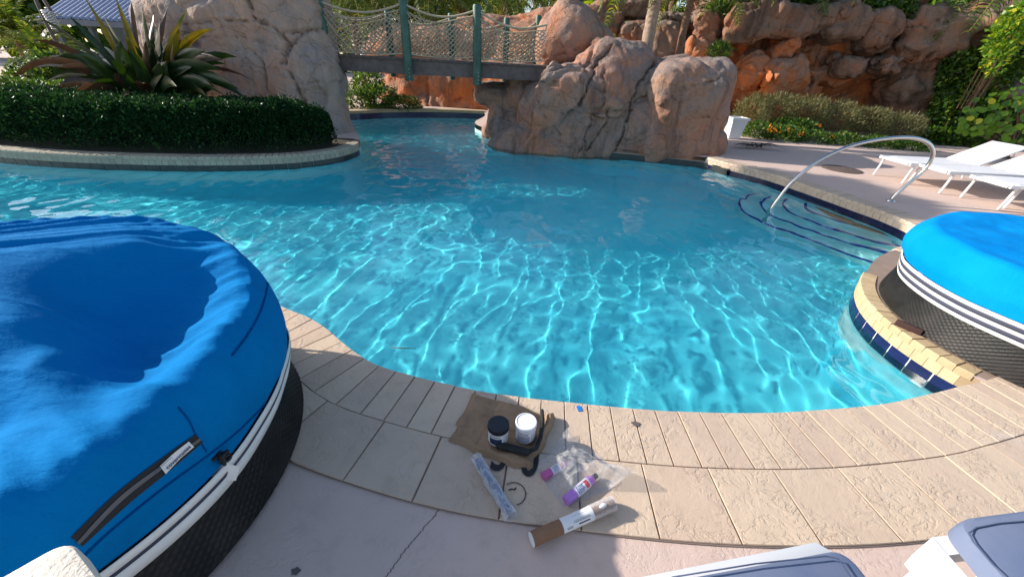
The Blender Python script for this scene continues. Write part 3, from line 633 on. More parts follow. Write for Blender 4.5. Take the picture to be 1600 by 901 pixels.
# ---- clipped hedge along the island coping
cH = smoothline([(-3.42, 7.45), (-3.6, 7.05), (-4.05, 6.68), (-5.15, 6.31), (-6.6, 6.13), (-8, 6.2), (-10, 6.52), (-11.8, 7.0)], .04)
sH = arclen(cH); nH = normals2(cH); hed = thing('hedge', 'long dark green clipped hedge curving along the grey brick coping of the island', 'hedge', (-7, 6.6, 0))
rs = np.random.RandomState(11); n = 62000
s0 = rs.rand(n) * sH[-1]; s0 = np.where(rs.rand(n) < .85, rs.rand(n) * 6.2, s0)
def hpt(s0, ph, k=1.0):
    p = np.c_[np.interp(s0, sH, cH[:, 0]), np.interp(s0, sH, cH[:, 1])]; q = np.c_[np.interp(s0, sH, nH[:, 0]), np.interp(s0, sH, nH[:, 1])]; q /= np.linalg.norm(q, axis=1)[:, None]
    end = np.clip(s0 / .45, 0, 1); end = np.sqrt(1 - (1 - end)**2)
    cs, sn = np.cos(ph), np.sin(ph); e = .42; hw = .62 * (.35 + .65 * end); hh = .70 * (.62 + .38 * end)
    off = hw * (1 - np.sign(cs) * np.abs(cs)**e * k); zz = hh * np.abs(np.maximum(sn, 0))**e * k - .0
    l = 1
    pos = np.c_[p[:, 0] + q[:, 0] * off * l, p[:, 1] + q[:, 1] * off * l, zz]
    nr = np.c_[-q[:, 0] * cs, -q[:, 1] * cs, sn]; return pos, nr
sel = rs.rand(n); ph = np.where(sel < .5, rs.rand(n) * .9, rs.rand(n) * PI * .8)
pos, nr = hpt(s0, ph); pos += nr * (.035 * vn(pos * 3.2) + .03 * vn(pos * 8) + .03 * rs.rand(n) - .02 + .07 * (rs.rand(n) > .985))[:, None]; pos[:, 2] = np.maximum(pos[:, 2] + .02, .02)
obj('foliage', leaves('foliage', pos, nr, .05, .028, rs, .25, .75), MAT['hedge'], hed)
S_, T_ = np.meshgrid(np.linspace(.06, sH[-1], 160), np.linspace(0, PI, 13)); pp, _q = hpt(S_.ravel(), T_.ravel(), .93)
obj('branch_core', gridmesh('branch_core', *(pp[:, j].reshape(S_.shape) for j in range(3))), m_plain('hedge_twig', rgb((26, 34, 20)), .95, .3, 20, .5, 40), hed)
isl = band('island_soil', smoothline([(-3.3, 8.1), (-3.32, 7.5), (-3.5, 7.0), (-4.0, 6.6), (-5.1, 6.25), (-6.6, 6.08), (-8, 6.15), (-10, 6.48), (-12, 7.0)], .1), 0.0, .9, .0, .0, MAT['soil'], kind='structure')

# ---- strap leaf plant on the island
def strap(base, tip, arch, w, side, nseg=9, cup=.25, twist=0., wave=0.0, seed=0, droop=0.0):
    b, t = Vector(base), Vector(tip); m = (b + t) / 2 + Vector(arch); v = []; rr = random.Random(seed)
    for i in range(nseg + 1):
        u_ = i / nseg; p = b * (1 - u_)**2 + m * 2 * u_ * (1 - u_) + t * u_ * u_; d = (m - b) * 2 * (1 - u_) + (t - m) * 2 * u_; d.normalize()
        s = Vector(side); s = (s - d * s.dot(d)).normalized(); nn = d.cross(s); s = s * math.cos(twist * u_) + nn * math.sin(twist * u_); nn = d.cross(s)
        ww = w * (min(1, .35 + u_ * 1.8)) * (1 if u_ < .6 else max(0.03, 1 - ((u_ - .6) / .4)**2)); z = wave * math.sin(u_ * 16 + seed)
        v += [p - s * ww + nn * (cup * ww + z), p, p + s * ww + nn * (cup * ww - z)]
    f = []
    for i in range(nseg):
        f += [(3 * i, 3 * i + 1, 3 * i + 4, 3 * i + 3), (3 * i + 1, 3 * i + 2, 3 * i + 5, 3 * i + 4)]
    return v, f
def m_strap(name, a, b, edge, trans, tint):
    m = Mat(name, a, .38, spec=.5); co = m.co(); c = m.mix(m.ramp(m.noise(3, 4, .6, co), [(.35, 0), (.68, 1)]), a, b)
    c = m.mix(m.ramp(m.noise(5, 5, .7, m.co(loc=(3, 1, 2))), [(.62, 0), (.72, 1)]), c, edge); m.set('Base Color', c); m.bump(m.noise(40, 3, .6, m.co((1, 1, .25))), .3, .004); return m.leafy(trans, tint).m
SM = {'g': m_strap('green_strap_leaf', rgb((26, 46, 24)), rgb((44, 68, 28)), rgb((84, 70, 36)), .22, (1.6, 1.5, .4)),
      'y': m_strap('backlit_strap_leaf', rgb((62, 80, 24)), rgb((140, 120, 28)), rgb((130, 70, 34)), .38, (1.3, 1.1, .4)),  # yellow of sun shining through put into the colour; brown tips are real
      'b': m_strap('withered_strap_leaf', rgb((58, 44, 38)), rgb((84, 62, 46)), rgb((140, 104, 50)), .2, (1.3, 1, .6))}
fern = thing('strap_leaf_plant', 'large plant with long arching strap leaves, some backlit yellow, some withered, behind the island hedge', 'plant', PY(240, 165, 7.6))
FB = PY(238, 172, 7.6)
FL = [(130, -8, 7.3, .075, 'y', -.25), (108, 25, 7.7, .06, 'g', .1), (182, 0, 7.5, .06, 'y', .0), (205, 2, 7.9, .05, 'b', .0), (222, 12, 7.6, .06, 'g', .1), (250, 30, 7.4, .06, 'b', .1), (262, 12, 8.0, .05, 'b', .1), (292, 16, 7.7, .045, 'y', .1), (280, 45, 7.3, .085, 'y', .0), (334, 46, 7.6, .06, 'y', .3),
      (62, 30, 7.4, .055, 'g', .3), (48, 62, 7.2, .07, 'b', .3), (30, 118, 7.3, .05, 'b', .5), (20, 122, 7.0, .04, 'b', .6), (95, 130, 7.0, .06, 'b', .5), (120, 140, 6.9, .10, 'b', .3), (345, 80, 7.9, .05, 'b', .1), (396, 126, 7.6, .035, 'b', .4), (385, 155, 7.3, .10, 'g', .5), (330, 160, 7.0, .11, 'g', .5), (300, 62, 7.9, .07, 'g', .1),
      (240, 60, 7.2, .07, 'g', .0), (196, 55, 7.2, .06, 'y', .1), (165, 40, 7.2, .08, 'g', .0), (142, 65, 7.3, .08, 'g', .1), (120, 90, 7.2, .08, 'g', .2), (85, 75, 7.6, .06, 'g', .3), (210, 90, 7.0, .09, 'g', .0), (175, 95, 6.95, .10, 'g', .2), (300, 105, 7.1, .09, 'g', .2), (330, 120, 7.4, .08, 'g', .2), (260, 95, 7.0, .09, 'g', .0), (145, 130, 6.9, .09, 'g', .4), (225, 130, 6.8, .10, 'b', .2), (195, 150, 6.75, .09, 'b', .3), (275, 135, 6.8, .10, 'g', .3), (240, 20, 8.2, .06, 'g', 0), (155, 15, 8.0, .05, 'g', 0), (352, 150, 6.95, .08, 'g', .4), (110, 110, 7.8, .07, 'g', .3)]
for i, (px, py, y, w, kk, ar) in enumerate(FL):
    t_ = PY(px, py, y); side = Vector((t_.z - FB.z, .5 * math.sin(i * 2.3), -(t_.x - FB.x))) + Vector((.3, 0, .1)); b_ = FB + Vector((.12 * math.sin(i * 1.7), .12 * math.cos(i * 2.9), -.05))
    L_ = (t_ - b_).length; v, f = strap(b_, t_, (0, 0, ar * L_ * .9 + .05), w, side, 10, .3, .6 * math.sin(i), .008, i)
    obj('leaf', mesh('leaf', v, f, True), SM[kk], fern)

rr4 = random.Random(17)
for i in range(110):
    px, py = rr4.gauss(225, 75), 0
    sp = abs(px - 235) / 150; py = rr4.uniform(40, 110) + 50 * min(1.3, sp); y = rr4.uniform(6.95, 8.1)
    if not 20 < px < 385: continue
    t_ = PY(px, py, y); b_ = FB + Vector((rr4.uniform(-.35, .35), rr4.uniform(-.2, .2), -.08)); side = Vector((t_.z - FB.z, rr4.uniform(-.8, .8), -(t_.x - FB.x))) + Vector((.3, 0, .1)); L_ = (t_ - b_).length
    v, f = strap(b_, t_, (0, 0, (.06 + .3 * sp) * L_), rr4.uniform(.07, .12), side, 9, .3, rr4.uniform(-.8, .8), .01, i); obj('leaf', mesh('leaf', v, f, True), SM[rr4.choice('ggggggbb')], fern)
# ---- palms
def frond_mesh(L, nl, ll, droop, seed, w=.03, hang=.5, vshape=.5):
    rs_ = random.Random(seed); v = []; f = []; rn = []
    def rach(u_): return Vector((L * (u_ - .12 * droop * u_ * u_), 0, L * (.28 * u_ - droop * .75 * u_ * u_)))
    for i in range(nl):
        u_ = .12 + .88 * i / (nl - 1); p = rach(u_); d = (rach(min(1, u_ + .02)) - rach(u_ - .02)).normalized(); l = ll * (math.sin(PI * min(.97, .18 + .78 * u_)))**.7
        for sd in (-1, 1):
            o = (d * .55 + Vector((0, sd, 0)) * 1.0 + Vector((0, 0, vshape * .5))).normalized(); o = (o + Vector((rs_.uniform(-.12, .12), 0, rs_.uniform(-.15, .15)))).normalized()
            mid = p + o * l * .5; tip = p + o * l * .92 + Vector((0, 0, -hang * l * (.6 + .6 * rs_.random()))); n = len(v); ws = d * w
            v += [p - ws * .5, p + ws * .5, mid + ws * .7, mid - ws * .7, tip]; f += [(n, n + 1, n + 2, n + 3), (n + 3, n + 2, n + 4)]; rn += [rs_.random()] * 5
    n0 = len(v); m = MB(); m.tube([rach(u_ / 8) for u_ in range(9)], [.022 * (1 - .08 * i) for i in range(9)], 4, False); v += m.v; f += [tuple(n0 + a for a in q) for q in m.f]; rn += [.9] * len(m.v)
    return mesh('frond', v, f, False, {'rnd': rn})
FR = [frond_mesh(2.0, 34, .5, .9, 1), frond_mesh(2.0, 34, .5, 1.3, 2), frond_mesh(2.0, 34, .46, .55, 3)]
FRB = [frond_mesh(1.6, 30, .42, .9, 4, .04), frond_mesh(1.6, 30, .42, 1.2, 5, .04)]
FRD = [frond_mesh(1.5, 26, .5, 1.6, 6, .02, .9)]
for a_, b_ in ((FR, 'palm'), (FRB, 'brightpalm'), (FRD, 'deadpalm')):
    for m_ in a_: m_.materials.append(MAT[b_])
def palm(label, base, crown, rad, nf, scale, seed, meshes=FR, bark='bark', skirt=0, group=None, el0=-25, el1=75, trunk=True):
    rs_ = random.Random(seed); t = thing('palm_tree', label, 'palm tree', base, group); b, c = Vector(base), Vector(crown)
    if trunk:
        m = MB(); k = 16; pts = []
        for i in range(k + 1):
            u_ = i / k; pts.append(b.lerp(c, u_) + Vector((.08 * math.sin(u_ * 3 + seed), .05 * math.sin(u_ * 2), 0)) * (1 if i not in (0,) else 0))
        rr = [rad * (1.15 - .25 * i / k) * (1.06 if i % 2 else .97) for i in range(k + 1)]; m.tube(pts, rr, 12, True)
        o = obj('trunk', m.mesh('trunk', True), MAT[bark], t); c = pts[-1]
    for i in range(nf):
        az = i * 2.39996 + rs_.uniform(-.2, .2); el = math.radians(el0 + (el1 - el0) * ((i + .5) / nf) + rs_.uniform(-6, 6)); me = meshes[i % len(meshes)]
        M = Matrix.Translation(c) @ Matrix.Rotation(az, 4, 'Z') @ Matrix.Rotation(-el, 4, 'Y') @ Matrix.Rotation(rs_.uniform(-.3, .3), 4, 'X') @ Matrix.Scale(scale * rs_.uniform(.85, 1.1), 4)
        obj('frond', me, None, t, M)
    for i in range(skirt):
        az = i * 2.39996; M = Matrix.Translation(c - Vector((0, 0, .1))) @ Matrix.Rotation(az, 4, 'Z') @ Matrix.Rotation(math.radians(rs_.uniform(35, 62)), 4, 'Y') @ Matrix.Scale(scale * rs_.uniform(.45, .7), 4)
        obj('dry_frond', FRD[0], None, t, M)
    return t
T1b, T1c = PY(1002, 92, 10.6), PY(1056, -100, 10.8)
palm('leaning smooth grey palm trunk growing out of the boulders', T1b - Vector((0, 0, .3)), T1c, .125, 20, .95, 21, skirt=16)
T2b, T2c = PY(1060, 96, 10.6), PY(1108, -80, 11.0)
palm('thin rough brown palm trunk right of the smooth grey one', T2b - Vector((0, 0, .3)), T2c, .075, 16, .8, 22, bark='darkbark', skirt=20)
GP = 'palms beyond the rope bridge'
for i, (px, py, y, sc_, lab) in enumerate([(790, -6, 26, 1.3, 'small distant palm against the blue gap of sky right of the middle bridge posts'), (716, -14, 21, 1.2, 'dark palm crown hanging over the middle of the rope bridge'), (866, -4, 28, 1.3, 'distant palm just left of the pointed top boulder'), (668, -20, 19, 1.1, 'palm crown above the tall middle green bridge post'),
        (590, -10, 20, 1.2, 'palm behind the left half of the rope bridge net'), (545, -6, 17, 1.0, 'palm beside the leftmost green bridge post'), (500, -20, 24, 1.4, 'palm far behind the top of the tall grey rock'), (835, -25, 34, 1.2, 'farthest small palm in the gap of sky')]):
    c_ = PY(px, py, y); palm(lab, (c_.x + .3, y, 0), c_, .15, 26, sc_, 30 + i, bark='darkbark', skirt=6, el0=-40, group=GP)
c_ = PY(945, 22, 17); palm('bright yellow green palm fronds lit by the sun above the boulders', (c_.x, 17, 0), c_, .12, 26, .8, 50, meshes=FRB, bark='darkbark', el0=-20)
c_ = PY(905, 10, 20); palm('green palm clump left of the bright yellow one', (c_.x, 20, 0), c_, .12, 24, .8, 51, bark='darkbark')
c_ = PY(1130, -30, 14.5); palm('shaggy palm with brown dry skirt over the orange cliff', (c_.x, 14.6, 1.5), c_, .16, 20, 1.1, 52, bark='darkbark', skirt=24)
c_ = PY(1225, -34, 14.6); palm('second shaggy palm further right over the orange cliff', (c_.x, 14.8, 1.5), c_, .16, 20, 1.1, 53, bark='darkbark', skirt=18)
c_ = PY(1570, -40, 13.0); palm('shaggy palm above the dark cliff in the top right corner', (c_.x, 13.3, 2.0), c_, .16, 22, 1.1, 54, bark='darkbark', skirt=24)
c_ = PY(20, 60, 11.5); palm('spiky low palm at the left edge behind the hedge', (c_.x, 11.5, 0), c_, .10, 34, .62, 55, bark='darkbark', el0=-5, el1=80)
c_ = PY(70, 95, 10.0); palm('small spiky palm at the left behind the strap leaf plant', (c_.x, 10.0, 0), c_, .08, 26, .45, 56, bark='darkbark', el0=0, el1=80)

lt = thing('tree', 'tall leafy tree left of the island, outside the picture, shading the far water and steps', 'tree', (-12.2, 8.6, 0))
rs = np.random.RandomState(78); Cc = [(-11.6, 8.9, 6.5), (-9.9, 8.6, 6.4), (-12.6, 9.5, 7.0), (-8.6, 8.3, 6.2), (-10.6, 9.5, 6.9), (-13.2, 8.5, 6.2)]; Rr = [(1.5, 1.1, .9), (1.2, 1.0, .7), (1.2, 1.0, .8), (1.0, .8, .6), (1.2, .8, .7), (1.1, .9, .7)]
c, d = clump_points(Cc, Rr, 15000, rs, .2); obj('crown', leaves('crown', c, d, .22, .13, rs, 0, 1), MAT['vine'], lt)
m = MB().tube([(-12.2, 8.6, -.1), (-12.1, 8.5, 2.5), (-11.8, 8.4, 4.8), (-11.6, 8.2, 6.2)], [.2, .16, .13, .08], 10)
for e in Cc[1:]: m.tube([(-11.8, 8.4, 4.8), ((-11.8 + e[0]) / 2, (8.4 + e[1]) / 2, 5.8), e], [.09, .06, .02], 6)
obj('trunk', m.mesh('trunk', True), MAT['darkbark'], lt)
tr = thing('tree', 'broad leafy tree standing behind the right boulders, its unseen crown added to shade the cliff', 'tree', (4.3, 15.2, 0))  # crown placed out of view to shade the right cliff
rs = np.random.RandomState(77); Cc = [(4.6, 14.4, 4.7), (5.6, 14.0, 4.9), (3.6, 14.8, 5.2), (4.9, 13.4, 5.0), (6.3, 14.9, 5.4)]; Rr = [(1.3, 1.2, .8), (1.1, 1.1, .7), (1.1, 1.1, .8), (1.0, .9, .6), (1.2, 1.2, .8)]
c, d = clump_points(Cc, Rr, 9000, rs, .3); obj('crown', leaves('crown', c, d, .20, .12, rs, 0, 1), MAT['vine'], tr)
m = MB().tube([(4.3, 15.2, -.1), (4.4, 15.0, 1.5), (4.5, 14.8, 3.2), (4.7, 14.5, 4.4)], [.16, .13, .11, .07], 10)
for e in Cc[1:]: m.tube([(4.5, 14.8, 3.2), ((4.5 + e[0]) / 2, (14.8 + e[1]) / 2, 4.0), e], [.07, .05, .02], 6)
obj('trunk', m.mesh('trunk', True), MAT['darkbark'], tr)
# ---- shrubs
bush('hedge', 'sunlit light green hedge further back at the left edge', 'hedge', [(20, 142, 8.6, 60, 20, .6), (90, 146, 8.4, 50, 18, .5), (-50, 145, 8.8, 60, 22, .6), (115, 158, 8.2, 40, 16, .4)], 9000, .06, .035, MAT['shrub'], 61)
bush('shrub', 'leafy green shrub between the spiky palms and the strap leaf plant', 'shrub', [(100, 115, 9.6, 36, 30, .5), (60, 125, 9.8, 30, 24, .5)], 3500, .09, .05, MAT['shrub'], 62)
bush('shrub', 'green bushes on the far bank under the left end of the bridge', 'shrub', [(560, 160, 12.9, 28, 20, .5), (590, 155, 13.1, 30, 20, .5), (625, 165, 13.2, 32, 14, .5), (575, 130, 13.6, 26, 18, .5)], 7000, .08, .045, MAT['shrub'], 63)
bush('shrub', 'fine leaved olive shrubs at the back of the flower bed below the orange rocks', 'shrub', [(1175, 178, 12.0, 26, 28, .5), (1215, 176, 12.0, 34, 26, .5), (1262, 180, 11.9, 36, 26, .5), (1312, 186, 11.8, 36, 24, .5), (1360, 192, 11.7, 34, 22, .5), (1405, 200, 11.6, 34, 20, .5)], 15000, .10, .016, MAT['drygrass'], 64, up=1.0)
fb = bush('flower_bed', 'low green bed of plants with orange flowers along the far deck', 'flower bed', [(1185, 208, 11.2, 22, 16, .4), (1222, 215, 11.0, 32, 17, .45), (1268, 222, 10.9, 34, 16, .45), (1318, 226, 10.8, 36, 16, .45), (1370, 229, 10.7, 36, 15, .45), (1418, 232, 10.6, 32, 13, .45), (1240, 198, 11.5, 40, 12, .4)], 16000, .065, .04, MAT['shrub'], 65)
rs = np.random.RandomState(9)
for px, py in [(1205, 198), (1209, 203), (1252, 209), (1279, 196), (1201, 204), (1300, 214), (1234, 202), (1216, 206)]:
    c_ = PY(px, py, 10.55); n = 8; d = rs.normal(size=(n, 3)) * [1, 1, .6]
    obj('flower', leaves('flower', np.array(c_)[None] + d * .02, d, .055, .035, rs, .2, .3), MAT['flower'], fb)
bush('shrub', 'dark green climbers hanging over the top of the orange cliff', 'climber', [(1215, 8, 13.9, 40, 12, .5), (1290, 8, 13.7, 50, 14, .5), (1350, 14, 13.5, 40, 20, .5), (1400, 28, 13.2, 24, 26, .4)], 8000, .11, .07, MAT['vine'], 66, up=-.1, zfloor=1.5)
bush('shrub', 'tuft of bright green leaves on top of the right boulder', 'plant', [(1123, 82, 10.0, 13, 9, .15)], 260, .16, .03, MAT['vine'], 67, zfloor=1.3, up=.8)
bush('shrub', 'small green tuft growing on the cliff top above the thin palm trunk', 'plant', [(1122, 18, 13.4, 16, 9, .2)], 320, .2, .04, MAT['vine'], 68, zfloor=2.3, up=.8)
bush('shrub', 'dark vines covering the shaded cliff at the far right', 'climber', [(1500, 165, 11.9, 40, 30, .4), (1545, 120, 11.9, 44, 50, .4), (1470, 215, 11.8, 50, 18, .4), (1560, 200, 11.6, 60, 40, .4), (1500, 110, 12.2, 30, 30, .3), (1600, 60, 11.8, 50, 60, .4)], 15000, .10, .075, MAT['vine'], 69, zfloor=0)
# sea grape: big round leaves, the nearest ones built singly
gp = thing('sea_grape_bush', 'bright sunlit bush with big round leaves above the loungers', 'bush', (11.6, 9.8, 0))
th = [2 * PI * k / 8 for k in range(8)]
gv = [(0, 0, -.006)] + [(.055 * math.cos(t) * (1.05 if k in (0,) else 1), .05 * math.sin(t), .006 * math.sin(2 * t)) for k, t in enumerate(th)]
gl = [mesh('leaf', gv, [(0, 1 + k, 1 + (k + 1) % 8) for k in range(8)], True, {'rnd': [r_] * 9}) for r_ in (.1, .4, .7, .97)]
for m_ in gl: m_.materials.append(MAT['grape'])
rs = np.random.RandomState(12); Cc, Rr = [], []
for s in [(1550, 178, 9.6, 42, 32, .35), (1590, 190, 9.5, 40, 40, .4), (1595, 150, 9.8, 26, 26, .3), (1530, 190, 9.7, 24, 22, .3)]: e = E(*s); Cc.append(e[1]); Rr.append(e[2])
c, d = clump_points(Cc, Rr, 420, rs, .6); vis_ = ((EYE - c) * d).sum(1) > -.3; c, d = c[vis_][:280], d[vis_][:280]
for a_, b_ in zip(c, d):
    nn = Vector(b_) + Vector((-.5, -.7, .5)) + Vector(rs.normal(size=3) * .45)
    obj('leaf', gl[rs.choice(4, p=[.35, .35, .25, .05])], None, gp, Matrix.Translation(Vector(a_)) @ nn.to_track_quat('Z', 'Y').to_matrix().to_4x4() @ Matrix.Rotation(rs.rand() * 6, 4, 'Z') @ Matrix.Scale(rs.uniform(.8, 1.35), 4))
m = MB()
for k in range(16):
    e = Vector(c[k * 7]); a = Vector((11.7 + rs.normal() * .1, 9.9, -.02)); m.tube([a, a.lerp(e, .5) + Vector((0, 0, .15)), e], [.02, .014, .005], 5, False)
obj('stem', m.mesh('stem'), MAT['darkbark'], gp)
bush('shrub', 'bright leafy vine hanging in the upper right corner', 'climber', [(1575, 55, 10.2, 24, 34, .25), (1560, 90, 10.1, 16, 26, .2), (1590, 30, 10.2, 22, 28, .25)], 900, .09, .08, MAT['grape'], 70, zfloor=1.0, up=-.2)
# far woods
rs = np.random.RandomState(14); n = 26000; u_ = rs.rand(n); X_ = -55 + 110 * u_; Y_ = 36 + 3 * rs.rand(n) - .25 * np.abs(X_); hgt = 5.6 + 1.6 * vn(np.c_[X_ * .25, X_ * 0, X_ * 0]) + .8 * vn(np.c_[X_ * .9, X_ * 0, X_ * 0 + 3]); hgt = hgt - 1.6 * np.exp(-((X_ - 2) / 3.5)**2)
c = np.c_[X_, Y_, hgt * rs.rand(n)**.7]; d = np.tile([[0, -1, .4]], (n, 1))
o = obj('far_woods', leaves('far_woods', c, d, .75, .45, rs, .3, .8), MAT['vine']); tag(o, 'dense green trees closing the view far behind the pool', 'woods'); o['kind'] = 'stuff'

# ================================================================= ROPE BRIDGE
MAT['post'] = m_plain('weathered_green_paint', rgb((52, 88, 76)), .55, .35, 5, .4, 30)
MAT['timber'] = m_plain('grey_timber', rgb((104, 92, 88)), .85, .25, 9, .8, 40)
MAT['rope'] = m_plain('pale_rope', rgb((176, 158, 132)), .9, .15, 20, .4, 200)
br = thing('rope_bridge', 'timber footbridge with green posts and knotted rope net sides between the rocks', 'bridge', (-1.9, 9.9, 0))
YF, YB = 9.3, 10.45
def bz(x): return 1.40 + .02 * math.cos((x + 1.8) * .8)
for y in (YF + .09, YB - .09):
    obj('beam', MB().box((-1.7, y, 1.265), (2.5, .035, .13), None, .008).mesh('beam'), MAT['timber'], br)
pm_ = MB().box((0, 0, 0), (.068, .56, .02), None, .005).mesh('plank')
pm_.materials.append(MAT['timber'])
x = -4.2
while x < .75: obj('plank', pm_, None, br, Matrix.Translation((x + .07, (YF + YB) / 2, 1.415 + rnd.uniform(-.002, .002)))); x += .142
FRONT = [(505, -6, 70), (636, -2, 126), (746, 8, 133)]; posts_f = []
def post(x, y, zb, zt, r_):
    m = MB().lathe([(r_ * .8, zb), (r_, zb + .02), (r_ * 1.02, (zb + zt) / 2), (r_ * .96, zt - .03), (r_ * .8, zt)], 16, Matrix.Translation((x, y, 0)))
    obj('post', m.mesh('post'), MAT['post'], br)
for px, pt, pb in FRONT:
    a_, b_ = PY(px, pt, YF), PY(px, pb, YF); xm = (a_.x + b_.x) / 2; post(xm, YF - .06, min(b_.z, 1.1), a_.z, .088); posts_f.append((xm, a_.z))
m = MB()                                                     # bolt heads near the post feet
for xm, _z in posts_f[1:]:
    for k in range(4): m.lathe([(.011, 0), (.011, .008), (.006, .012)], 8, Matrix.Translation((xm + .03, YF - .135, 1.03 + k * .07)) @ Matrix.Rotation(PI / 2, 4, 'X'))
obj('bolt', m.mesh('bolt'), MAT['rope'], br)
posts_f.append((.42, 2.22))
posts_b = []
for px, pt in [(500, 8), (604, 14), (704, 21), (792, 28), (842, 24)]:
    a_ = PY(px, pt, YB); post(a_.x, YB + .02, 1.02, a_.z, .07); posts_b.append((a_.x, a_.z))
for pl, y in ((posts_f, YF - .06), (posts_b, YB + .02)):
    tr = MB(); br_ = MB(); kn = MB()
    for (x0, z0), (x1, z1) in zip(pl[:-1], pl[1:]):
        zt = min(z0, z1) - .06; L_ = x1 - x0; pts = []
        top = lambda t, z0=z0, z1=z1: (z0 - .09) * (1 - t) + (z1 - .09) * t - .16 * math.sin(PI * t)
        tr.tube([(x0 + L_ * t, y - .02, top(t)) for t in np.linspace(0, 1, 14)], .02, 6, False)
        low = lambda t: 1.47 + .05 * (abs(2 * t - 1))**2
        br_.tube([(x0 + L_ * t, y - .01, low(t)) for t in np.linspace(0, 1, 10)], .013, 5, False)
        tr.tube([(x0 + L_ * t, y - .01, top(t) - .09 - .03 * math.sin(PI * t * 2)) for t in np.linspace(0, 1, 14)], .012, 5, False)
        # diagonal strands
        rs = np.random.RandomState(int(abs(x0) * 100) + int(y)); nn_ = int(L_ / .105)
        for sgn in (-1, 1):
            for k in range(-9, nn_ + 9):
                pp = []
                for j in range(13):
                    w_ = j / 12; t = (k * .105 + sgn * (w_ - .5) * .80 + .012 * math.sin(j * PI + k)) / L_
                    t += .012 * math.sin(w_ * 5 + k * .7)
                    if -.001 < t < 1.001:
                        zt_, zl = top(t) - .09, low(t); pp.append((x0 + L_ * t, y - .012 + .008 * sgn * (1 if j % 2 else -1) + .03 * math.sin(t * 9 + w_ * 4), zl + (zt_ - zl) * w_))
                    elif len(pp) > 1: kn.tube(pp, .0105, 3, False); pp = []
                    else: pp = []
                if len(pp) > 1: kn.tube(pp, .0105, 3, False)
        for t0, t1 in ((.0, .35), (1.0, .62)):               # slack side ropes
            tr.tube([(x0 + L_ * (t0 + (t1 - t0) * w_**1.6), y - .03, top(t0) * (1 - w_) + low(t1) * w_) for w_ in np.linspace(0, 1, 10)], .011, 5, False)
    obj('hand_rope', tr.mesh('hand_rope', True), MAT['rope'], br); obj('bottom_rope', br_.mesh('bottom_rope', True), MAT['rope'], br)
    o = obj('rope_net', kn.mesh('rope_net', True), MAT['rope'], br); o['kind'] = 'stuff'

# ---- pavilion far left: standing seam metal roof
MAT['roof'] = m_plain('blue_grey_metal_roof', rgb((148, 158, 182)), .4, .08, 4, .05, metal=.3)
pv = thing('pavilion', 'low pavilion with a blue grey standing seam metal roof at the upper left', 'pavilion', (-18, 18, 0))
ea, eb = PY(60, 37, 16), PY(262, 28, 16); ze = (ea.z + eb.z) / 2; ea.z = eb.z = ze
m = MB(); wpan = (eb.x - ea.x) / 24
for k in range(24):
    x0 = ea.x + wpan * k; mm = MB(); dy, dz = 4.0, 2.0
    v = []
    for y_, z_ in ((0, 0), (dy, dz)):
        v += [(x0 + .01, 16 + y_, ze + z_), (x0 + wpan * .8, 16 + y_, ze + z_), (x0 + wpan * .82, 16 + y_, ze + z_ + .07), (x0 + wpan * .98, 16 + y_, ze + z_ + .07), (x0 + wpan * .995, 16 + y_, ze + z_)]
    f = [(i, i + 1, i + 6, i + 5) for i in range(4)]; obj('roof_panel', mesh('roof_panel', v, f, False), MAT['roof'], pv)
obj('fascia', MB().box(((ea.x + eb.x) / 2, 16.02, ze - .1), ((eb.x - ea.x) / 2, .05, .085)).mesh('fascia'), m_plain('slate_fascia', rgb((86, 96, 108)), .6), pv)
obj('wall', MB().box(((ea.x + eb.x) / 2, 18.5, ze / 2), ((eb.x - ea.x) / 2 - .2, .1, ze / 2)).mesh('wall'), m_plain('dark_teal_wall', rgb((54, 70, 76)), .7), pv)
for k in range(5): obj('column', MB().box((ea.x + .3 + k * 1.25, 16.3, (ze - .19) / 2), (.07, .07, (ze - .19) / 2)).mesh('column'), m_plain('column_paint', rgb((70, 84, 90)), .6), pv)
# second little rope rail at the left
a_ = PY(58, 8, 9.0); b_ = PY(92, 58, 9.0)
rr_ = thing('rope_rail', 'slanting dark post with a scrap of white rope net at the upper left', 'rail', (b_.x, 9, 0))
m = MB().tube([PY(50, -14, 9.0), PY(62, 14, 9.0), PY(74, 40, 9.0), (b_.x, 9, .2)], .03, 8); m.tube([PY(60, -14, 9.05), PY(80, 18, 9.05), PY(94, 50, 9.05)], .028, 8)
obj('post', m.mesh('post', True), MAT['timber'], rr_)
kn = MB()
for i in range(9):
    kn.tube([PY(63 + i * 2.2, 17 + i * 3.5, 8.95), PY(72 + i * 2.6, 16 + i * 3.6, 8.97), PY(83 + i * 1.8, 20 + i * 3.5, 8.95)], .009, 4); 
    kn.tube([PY(63 + i * 2.2 + 2, 20 + i * 3.2, 8.96), PY(74 + i * 2.2, 12 + i * 4.2, 8.94)], .009, 4)
obj('rope_net', kn.mesh('rope_net', True), MAT['white'], rr_)

